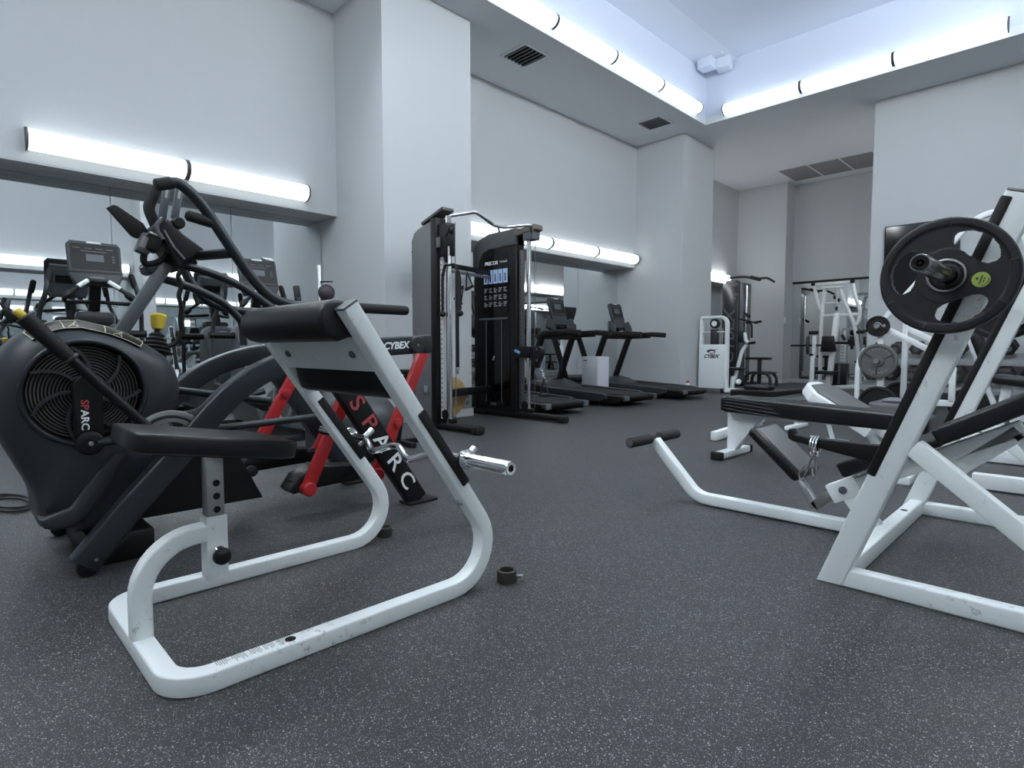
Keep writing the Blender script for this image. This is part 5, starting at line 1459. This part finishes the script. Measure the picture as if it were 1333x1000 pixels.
# seat side: base frame, curved arm post, back pad, seat
MB().bar((-4.2, yT+.10, .05), (-3.55, yT+.30, .05), .07, .07, up=(0, 0, 1)).build('base_beam', WHITE2, wm)
bk = smooth_path([at(957, 492, y=9.35), at(961, 476, y=9.35), at(966, 458, y=9.35), at(972, 449, y=9.35)], 5)
MB().tube(bk, .030, 12).build('back_post', WHITE2, wm)
c1 = at(971, 441, y=9.35); c2 = at(980, 450, y=9.35); c3 = at(969.5, 433, y=9.35)
MB().rail(fillet([c3, c1-Vector((0, 0, .03)), c2], .05, 6), .07, .045, (0, 1, 0), .015).build('arm_bracket', WHITE2, wm)
MB().box(at(966, 438, y=9.35), (.07, .22, .21), bev=.03).build('back_pad', VINYL, wm)
MB().box(at(957, 480, y=9.30), (.24, .26, .045), bev=.015).build('seat', VINYL, wm)
MB().bar(at(955, 490, y=9.30), at(953, 505, y=9.30), .06, .06, up=(1, 0, 0)).build('seat_post', WHITE2, wm)
ha_ = smooth_path([at(971, 420, y=9.5), at(978, 422, y=9.5), at(978.5, 440, y=9.5)], 5)
MB().tube(ha_, .016, 10).build('handle_bar', BLACK, wm)
MB().cyl(at(962, 415, y=9.5), at(986, 421, y=9.5), .014, n=10).build('handle_bar', BLACK, wm)
MB().cyl(at(982, 420, y=9.45), at(991, 418.5, y=9.45), .020, n=12).build('grip', RUBBER, wm)
MB().cyl(at(974, 447, y=9.3), at(983, 446, y=9.3), .022, n=12).build('grip', RUBBER, wm)
MB().sphere(at(961, 497, y=9.3), .05, 16).build('cam_cover', WHITE2, wm)
p1 = at(960, 506, y=9.2)
MB().bar((p1.x-.35, 9.25, .03), (p1.x+.06, 9.1, .03), .05, .05, up=(0, 0, 1)).build('foot_bar', WHITE2, wm)

# ================================================================== dark cable tower in the alcove
dt = thing('cable_tower', 'tall dark grey cable tower with pull-up arms in the alcove', 'cable machine', (-5.1, 11.3, 0))
MB().span(-5.33, -4.99, 11.22, 11.62, .05, 2.02, .03).build('tower', DARKGREY, dt)
MB().span(-4.985, -4.90, 11.24, 11.60, .08, 2.01, .02).build('tower_edge', GREYM, dt)
MB().span(-5.31, -5.01, 11.212, 11.222, .20, 1.95, .004).build('front_panel', mat('smoked_panel', (.03, .032, .035), .25), dt)
lettering('lettering', 'CYBEX', .30, frame((-5.155, 11.208, .95), (0, 0, 1), (-1, 0, 0)), GREYM, dt, depth=.001, shear=.15, bold=.004, sx=1.15)
for z in (1.78, 1.70): MB().lathe((-5.06+.03*(z > 1.75), 11.21, z), (0, -1, 0), [(0, .03), (.012, .025)], n=16).build('bolt_cap', GREYM, dt)
pu_ = smooth_path([at(950, 362, y=11.3), at(968, 360.5, y=11.3), at(985, 363, y=11.25), at(998, 362, y=11.2), at(1008, 367, y=11.15)], 5)
MB().tube(pu_, .022, 12).build('pull_up_arm', BLACK, dt)
MB().cyl(at(977, 361, y=11.25), at(990, 364, y=11.25), .034, n=12).build('arm_grip', RUBBER, dt)
MB().span(-5.30, -5.08, 11.28, 11.5, 2.0, 2.08, .02).build('head', GREYM, dt)
MB().cyl((-4.87, 11.3, .2), (-4.87, 11.3, 1.95), .02, n=12).build('chrome_column', CHROME, dt)
MB().span(-5.45, -4.80, 11.1, 11.75, 0, .06, .02).build('base', BLACK, dt)
MB().cyl((-4.9, 11.30, 1.42), (-4.78, 11.25, 1.34), .028, n=12).build('swivel_arm', BLACK, dt)

# grey T bench with arched legs in the alcove
gb = thing('hyper_bench', 'dark grey frame bench with T-shaped top and arched legs in the alcove', 'weight bench', (-4.45, 11.0, 0))
MB().span(-4.70, -4.27, 10.9, 11.1, .515, .56, .012).build('top_pad', VINYL, gb)
MB().bar((-4.46, 11.0, .52), (-4.46, 11.0, .06), .06, .06, up=(1, 0, 0)).build('column', GREYP, gb)
for y in (10.85, 11.15):
    ar_ = fillet([(-4.66, y, .02), (-4.66, y, .27), (-4.20, y, .27), (-4.20, y, .02)], .13, 8)
    MB().rail(ar_, .05, .05, (0, 1, 0), .012).build('arched_leg', GREYP, gb)
MB().bar((-4.66, 11.0, .27), (-4.20, 11.0, .27), .32, .035, up=(0, 0, 1)).build('foot_shelf', GREYP, gb)

# ================================================================== white press machine at the alcove mirror
YP = 11.6
pm = thing('press_machine', 'tall white lever press machine with black pads before the alcove mirror', 'weight machine', (-3.35, YP, 0))
def pp(a, b, y=YP): return at(a, b, y=y)
MB().bar(pp(1061, 371), pp(1108, 367), .07, .055, up=(0, 0, 1)).build('top_bar', WHITE2, pm)
MB().bar(pp(1070, 374.5, YP-.05), pp(1097, 373, YP-.05), .05, .04, up=(0, 0, 1)).build('top_bar', WHITE2, pm)
for a, b in ((1059, 370), (1110, 366.5)):
    MB().box(pp(a, b, YP-.02), (.06, .10, .06), bev=.01).build('pivot_block', BLACK, pm)
def arm(name, pts, r=.026, m=WHITE2, yy=YP):
    return MB().tube(smooth_path([pp(a, b, yy) for a, b in pts], 5), r, 10).build(name, m, pm)
arm('lever_arm', ((1060, 373), (1064, 390), (1068, 403)), .030)
arm('lever_arm', ((1110, 369), (1114, 388), (1119, 402), (1119, 412), (1116, 421), (1113, 423)), .030)
arm('upright', ((1074, 376), (1071, 400), (1069, 430), (1068, 470), (1067, 500)), .034)
arm('upright', ((1094, 375), (1099, 392), (1106, 408), (1112, 424), (1116, 450), (1119, 503)), .034)
MB().bar(pp(1072, 395), pp(1098, 394), .045, .03, up=(0, 0, 1)).build('cross_bar', WHITE2, pm)
MB().bar(pp(1071, 411), pp(1117, 409), .05, .05, up=(0, 0, 1)).build('cross_bar', WHITE2, pm)
MB().bar(pp(1090, 408, YP-.06), pp(1079, 500, YP-.30), .09, .09, up=(0, 1, 0), bev=.012).build('back_spine', WHITE2, pm)
bp = [(1071, 437.5), (1086, 437.5), (1089.5, 458), (1068.5, 458)]
b4 = [pp(a, b, YP-.28) for a, b in bp]
MB().prism([(p.x, p.z) for p in b4], 'y', YP-.34, YP-.26, bev=.025).build('back_pad', VINYL, pm, angle=50)
MB().box(pp(1074, 485, YP-.40), (.36, .30, .055), bev=.016).build('seat', VINYL, pm)
MB().bar(pp(1078, 487, YP-.40), pp(1079, 505, YP-.40), .07, .07, up=(1, 0, 0)).build('seat_post', WHITE2, pm)
# weight stack with guide rods and charts
s0 = pp(1085, 473, YP+.05); s1 = pp(1104, 503, YP+.05)
MB().span(s0.x, s1.x-.02, YP-.02, YP+.16, .05, s0.z, .006).build('weight_stack', BLACK, pm)
m = MB()
for k in range(14): m.span((s0.x+s1.x)/2-.03, (s0.x+s1.x)/2+.01, YP-.0225, YP-.0205, .09+.026*k, .10+.026*k)
m.build('stack_numbers', GTXT, pm)
for a in (1091.5, 1102.5):
    MB().cyl(pp(a, 500, YP+.05), pp(a, 380, YP+.05), .012, n=10).build('guide_rod', CHROME, pm)
c0, c1 = pp(1094, 449, YP+.18), pp(1100, 471, YP+.18)
ch_ = MB().span(c0.x, c1.x, YP+.17, YP+.18, c1.z, c0.z).build('instruction_chart', WHITE2, pm)
m = MB()
for k in range(5): m.span(c0.x+.012, c1.x-.02-.01*(k % 2), YP+.1685, YP+.1695, c0.z-.04-.055*k, c0.z-.028-.055*k)
m.build('chart_print', GTXT, ch_)
MB().cyl(pp(1086, 446.5, YP-.2), pp(1107, 446.5, YP-.2), .022, n=12).build('grip_bar', RUBBER, pm)
MB().cyl(pp(1109, 443, YP-.2), pp(1109, 455, YP-.2), .026, n=12).build('grip', RUBBER, pm)
MB().cyl(pp(1096, 436, YP-.2), pp(1100, 443, YP-.2), .026, n=12).build('grip', RUBBER, pm)
MB().cyl(pp(1115, 432.5, YP-.1), pp(1126, 432, YP-.1), .028, n=12).build('grip', RUBBER, pm)
for a, b in ((1086.5, 387), (1092, 391), (1089, 401.5)):
    MB().box(pp(a, b, YP-.1), (.035, .05, .07), bev=.01).build('roller', BLACK, pm)
MB().bar(pp(1066, 505), pp(1121, 503), .08, .07, up=(0, 0, 1)).build('base_beam', WHITE2, pm)
MB().bar((-3.45, YP-.5, .04), (-3.45, YP+.25, .04), .08, .07, up=(0, 0, 1)).build('base_beam', WHITE2, pm)

# barbell on a white stand to its left
YQ = 10.6
sb = thing('bar_rack', 'white post rack holding a black bar left of the white press machine', 'rack', (-3.75, YQ, 0))
def qq(a, b): return at(a, b, y=YQ)
MB().bar(qq(1058, 464), qq(1056.5, 497), .06, .06, up=(0, 1, 0)).build('post', WHITE2, sb)
MB().bar(qq(1060.5, 437), qq(1059.5, 466), .055, .055, up=(0, 1, 0)).build('post', WHITE2, sb)
MB().cyl(qq(1053.5, 433.5), qq(1065, 433), .030, n=12).build('padded_rest', RUBBER, sb)
MB().box(qq(1057, 462), (.07, .06, .04), bev=.01).build('rest', BLACK, sb)
b0_, b1_ = qq(1050, 497), qq(1068, 497)
MB().span(b0_.x, b1_.x, YQ-.2, YQ+.2, 0, .05, .008).build('base', WHITE2, sb)
MB().bar(qq(1056.5, 496), (qq(1056.5, 497).x, YQ, .03), .06, .06, up=(0, 1, 0)).build('post', WHITE2, sb)
lb2 = thing('barbell', 'thin black barbell with one plate at its left end in the alcove', 'barbell', qq(1045, 450))
MB().cyl(qq(1029.5, 450), qq(1072, 449.5), .016, n=12).build('shaft', BLACK, lb2)
tag(MB().lathe(qq(1050, 449.5), (1, .25, 0), [(0, .03), (0, .155), (.008, .16), (.03, .16), (.038, .155), (.038, .03)], n=32).build('weight_plate', DRAB), 'dull iron plate on the thin alcove barbell', 'weight plate')
# ================================================================== dumbbell rack along the television wall
RYF, RYB = 8.72, 9.22
dr = thing('dumbbell_rack', 'long white two-tier dumbbell rack against the television wall', 'rack', (-1.2, 9.0, 0))
RX0, RX1 = -2.24, .10
for x in (RX0, RX1):
    e = fillet([(x, RYF+.02, .02), (x, RYF+.02, .50), (x, RYB-.05, .80), (x, RYB-.02, .02)], .12, 7)
    MB().rail(e, .06, .06, (1, 0, 0), .015).build('end_frame', WHITE2, dr)
for z, y0_, y1_, nm_ in ((.62, RYF+.16, RYB-.02, 'upper_shelf'), (.28, RYF+.02, RYB-.14, 'lower_shelf')):
    m = MB()
    m.prism([(y0_, z-.10), (y0_, z-.035), (y1_, z+.045), (y1_, z-.0)], 'x', RX0+.03, RX1-.03, bev=.004)
    m.build(nm_, GREYL, dr)
def dumbbell(x, y, z, r, ln, label, mat_, slope=.16):
    t = thing('dumbbell', label, 'dumbbell', (x, y, z), 'hexagonal dumbbells on the rack')
    ax = Vector((0, 1, slope)).normalized(); c = Vector((x, y, z))
    MB().cyl(c-ax*ln*.5, c+ax*ln*.5, .016, n=10).build('handle', STEEL, t)
    for s in (-1, 1):
        o = c+ax*(s*ln*.5)-ax*.055
        MB().lathe(o, ax, [(0, r*.86), (.014, r), (.10, r), (.115, r*.84)], n=6).build('head', mat_, t, angle=20)
        f = o if s < 0 else o+ax*.115
        MB().lathe(f, ax*s, [(-.001, r*.42), (.0015, r*.42)], n=16).build('end_cap', GREYM, t)
    return t
ordn = ['leftmost', 'second from the left', 'third from the left', 'fourth from the left', 'fifth from the left', 'sixth from the left', 'seventh from the left', 'eighth from the left', 'ninth from the left', 'tenth from the left']
for k in range(10):
    r = .074+.002*k
    dumbbell(-2.08+.225*k, 9.01, .60+r+.055, r, .17, 'black hex dumbbell on the upper shelf of the dumbbell rack, %s' % ordn[k], DRAB if k % 3 else RUBBER)
for k in range(10):
    r = .082+.002*k
    dumbbell(-2.09+.225*k, 8.86, .27+r+.050, r, .18, 'black hex dumbbell on the lower shelf of the dumbbell rack, %s' % ordn[k], RUBBER if k % 2 else DRAB)

# ================================================================== plate loaded lever machine in front of the rack
YW = 6.9
lm = thing('lever_machine', 'white plate-loaded lever machine before the dumbbell rack', 'weight machine', (-1.3, YW, 0))
def ww(a, b, y=YW): return at(a, b, y=y)
MB().bar(ww(1147, 428), ww(1146, 521), .055, .06, up=(0, 1, 0), bev=.006).build('plate_post', WHITE2, lm)
MB().bar(ww(1179.5, 420, YW+.35), ww(1175.5, 521, YW+.35), .05, .06, up=(0, 1, 0), bev=.006).build('upright', WHITE2, lm)
arcp = [ww(a, b, YW+.1) for a, b in ((1146, 421), (1166, 399), (1200, 362), (1240, 316), (1262, 293), (1280, 281), (1300, 277), (1320, 285), (1336, 312), (1346, 360), (1352, 430), (1352, 520))]
MB().rail(smooth_path(arcp, 4), .05, .055, (0, 1, 0), .012).build('upper_arch', WHITE2, lm)
MB().bar(ww(1158, 430), ww(1212, 457), .05, .055, up=(0, 0, 1), bev=.006).build('lever_arm', WHITE2, lm)
MB().bar(ww(1182, 428, YW+.35), ww(1222, 447, YW+.35), .05, .055, up=(0, 0, 1), bev=.006).build('lever_arm', WHITE2, lm)
MB().bar(ww(1212, 457), ww(1235, 500), .05, .06, up=(0, 1, 0), bev=.006).build('lever_arm', WHITE2, lm)
MB().bar(ww(1146, 522), ww(1262, 526), .06, .06, up=(0, 0, 1), bev=.006).build('floor_beam', WHITE2, lm)
MB().bar((ww(1150, 520).x, YW-.1, .03), (ww(1150, 520).x, YW+.6, .03), .06, .06, up=(0, 0, 1), bev=.006).build('floor_beam', WHITE2, lm)
MB().bar(ww(1241, 478), ww(1238.5, 524), .05, .06, up=(0, 1, 0), bev=.006).build('upright', WHITE2, lm)
MB().cyl(ww(1146, 425)-Vector((0, .14, 0)), ww(1146, 425)+Vector((0, .1, 0)), .024, n=16).build('plate_peg', STEEL, lm)
MB().cyl(ww(1145, 470)-Vector((0, .14, 0)), ww(1145, 470)+Vector((0, .1, 0)), .024, n=16).build('plate_peg', STEEL, lm)
def plain_plate(c, R, label, m, spokes=0, th=.035):
    t = thing('weight_plate', label, 'weight plate', c, 'plates on the lever machine')
    MB().lathe(c, (0, -1, 0), [(-.004, .026), (-.004, R*.9), (.0, R), (th-.004, R), (th, R*.95), (th, R*.86), (th*.65, R*.82), (th*.65, R*.34), (th, R*.30), (th, .027)], n=56).build('disc', m, t, angle=30)
    yf = c[1]-th*.65
    for k in range(spokes):
        a = math.radians(25+120*k)
        p0 = Vector((c[0]+R*.30*math.cos(a), yf, c[2]+R*.30*math.sin(a))); p1 = Vector((c[0]+R*.84*math.cos(a), yf, c[2]+R*.84*math.sin(a)))
        MB().bar(p0, p1, .012, .012, up=(0, 1, 0), bev=.002).build('spoke', DRAB, t)
    return t, yf
pa = ww(1145, 425); pl, yf = plain_plate((pa.x, YW-.05, pa.z), .105, 'small black plate with a pale dot on the top peg of the white lever machine', RUBBER)
MB().lathe((pa.x+.055, yf-.001, pa.z+.005), (0, -1, 0), [(0, .016), (.002, .016)], n=18).build('pale_dot', GREYL, pl)
MB().torus((pa.x, YW-.087, pa.z), (0, 1, 0), .036, .004, 28, 8).build('hub_ring', STEEL, pl)
pb_ = ww(1145, 470); pl, yf = plain_plate((pb_.x, YW-.05, pb_.z), .176, 'grey cast iron plate with three spokes on the middle peg of the white lever machine', IRON, 3)
rg = MB().torus((pb_.x, YW-.072, pb_.z), (0, 1, 0), .045, .010, 28, 8); rg.build('hub', IRON, pl)
for txt, a0 in (('STANDARD', 90), ('POUNDS', 270)):
    for i, ch in enumerate(txt):
        a = math.radians(a0+(len(txt)/2-.5-i)*(15 if a0 == 90 else -15))
        o = Vector((pb_.x+.122*math.cos(a), yf-.001, pb_.z+.122*math.sin(a)))
        up = Vector((math.cos(a), 0, math.sin(a)))*(1 if a0 == 90 else -1)
        rt = Vector((up.z, 0, -up.x))
        lettering('lettering', ch, .036, frame(o, rt, up), GTXT, pl, depth=.0015)
pc_ = ww(1143, 522, YW-.25)
plain_plate((pc_.x, YW-.25, .176), .172, 'large black plate standing on the floor left of the grey bench pad', RUBBER)
pc_ = ww(1172, 512, YW+.55)
plain_plate((pc_.x, YW+.55, .182), .178, 'black plate on the floor behind the white upright of the lever machine', RUBBER)
pc_ = ww(1262, 515, YW+.2)
plain_plate((pc_.x, YW+.2, .172), .168, 'black plate on the floor seen between the two posts of the incline bench', RUBBER)

# grey padded bench before the lever machine
gp_ = thing('padded_bench', 'grey padded bench end between the slant board and the incline bench post', 'weight bench', (-1.0, 6.2, 0))
g0, g1 = at(1134, 522, y=6.2), at(1215, 524, y=6.2)
MB().span(g0.x, g1.x, 6.08, 6.40, .13, .235, .03).build('pad', VGREY, gp_, angle=50)
MB().span(g0.x+.10, g1.x-.05, 6.10, 6.38, .235, .265, .014).build('upper_pad', mat('pale_grey_vinyl', (.22, .225, .25), .5), gp_, angle=50)
MB().span(g0.x+.05, g1.x, 6.18, 6.30, .06, .13, .01).build('frame', BLACK, gp_)
for x in (g0.x+.1, g1.x-.1):
    MB().span(x-.03, x+.03, 6.05, 6.42, 0, .06, .008).build('foot_bar', BLACK, gp_)

# adjustable bench with upright pad, seen between the incline bench posts
YV = 5.6
av = thing('adjustable_bench', 'black adjustable bench with white frame seen between the incline bench posts', 'weight bench', (-.3, YV, 0))
a0 = at(1268, 424, y=YV); a1 = at(1290, 482, y=YV)
dd_ = (a1-a0).normalized(); nn_ = Vector((dd_.z, 0, -dd_.x))
MB().bar(a0, a1, .26, .075, up=nn_, bev=.02).build('back_pad', VINYL, av, angle=50)
MB().bar(a0-nn_*-.055+dd_*.08, a1-nn_*-.055, .05, .035, up=nn_, bev=.006).build('pad_frame', WHITE2, av)
MB().bar(a0+nn_*.055+dd_*.08, a1+nn_*.055+dd_*.25, .05, .035, up=nn_, bev=.006).build('pad_frame', WHITE2, av)
MB().bar((a1.x+.02, YV, a1.z-.06), (a1.x+.55, YV, a1.z-.12), .26, .07, up=(0, 0, 1), bev=.02).build('seat_pad', VINYL, av, angle=50)
MB().bar((a1.x-.15, YV, .05), (a1.x+.60, YV, .05), .06, .06, up=(0, 0, 1)).build('floor_beam', WHITE2, av)
MB().bar((a1.x+.1, YV, a1.z-.1), (a1.x+.05, YV, .05), .06, .06, up=(1, 0, 0)).build('post', WHITE2, av)
for x in (a1.x-.15, a1.x+.58):
    MB().span(x-.03, x+.03, YV-.22, YV+.22, 0, .05, .008).build('foot_bar', WHITE2, av)

# second white press bench behind the incline bench, right frame edge
YH = 4.25
wb2 = thing('press_bench', 'white steel press bench behind the incline bench at the right frame edge', 'weight bench', (.1, YH, 0))
for y, (a, b) in ((3.78, (1283, 603)), (4.72, (1290, 583))):
    p_ = at(a, b, y=y)
    MB().bar((p_.x-.05, y, .045), (1.0, y, .045), .06, .075, up=(0, 0, 1), bev=.006).build('floor_rail', WHITE2, wb2)
    u0_ = Vector((.16, y, .05)); u1_ = Vector((.16+.22, y, 1.05))
    MB().bar(u0_, u1_, .06, .07, up=(1, 0, 0), bev=.006).build('upright', WHITE2, wb2)
MB().bar((.0, 3.78, .045), (.0, 4.72, .045), .06, .06, up=(0, 0, 1), bev=.006).build('cross_beam', WHITE2, wb2)
MB().bar((-.33, YH, .33), (.55, YH, .56), .06, .06, up=(0, 0, 1), bev=.006).build('spine', WHITE2, wb2)
MB().bar((-.30, YH, .41), (.05, YH, .50), .26, .06, up=(-.25, 0, .97), bev=.016).build('seat_pad', VGREY, wb2, angle=50)
MB().bar((.10, YH, .515), (.60, YH, .645), .26, .06, up=(-.25, 0, .97), bev=.016).build('back_pad', VGREY, wb2, angle=50)
MB().bar((-.18, YH, .36), (-.10, YH, .05), .06, .06, up=(1, 0, 0), bev=.006).build('front_post', WHITE2, wb2)
MB().bar((.45, YH, .53), (.50, YH, .05), .06, .06, up=(1, 0, 0), bev=.006).build('rear_post', WHITE2, wb2)
MB().bar((-.2, YH, .05), (.6, YH, .05), .06, .06, up=(0, 0, 1), bev=.006).build('floor_spine', WHITE2, wb2)
# ------------------------------------------------------------------ camera, view
cam = bpy.data.cameras.new('camera'); co = bpy.data.objects.new('camera', cam); COL.objects.link(co)
cam.sensor_fit = 'HORIZONTAL'; cam.sensor_width = 36; cam.lens = 36*FPX/1333
co.location = (0, 0, CAM_H*UNIT); co.rotation_euler = (math.pi/2+PITCH, 0, YAW)
cam.clip_start = .02; cam.clip_end = 200
SC.camera = co
w = bpy.data.worlds.new('world'); SC.world = w; w.use_nodes = True
w.node_tree.nodes['Background'].inputs['Color'].default_value = (.75, .82, .9, 1)
w.node_tree.nodes['Background'].inputs['Strength'].default_value = 0.0
SC.view_settings.view_transform = 'Standard'; SC.view_settings.look = 'None'
SC.view_settings.exposure = 1.06; SC.view_settings.gamma = 1; SC.view_settings.use_curve_mapping = False
SC.cycles.use_denoising = True
SC.cycles.max_bounces = 12; SC.cycles.diffuse_bounces = 6; SC.cycles.glossy_bounces = 8
SC.cycles.sample_clamp_indirect = 8
for o in bpy.data.objects:
    if 'o' in o: del o['o']
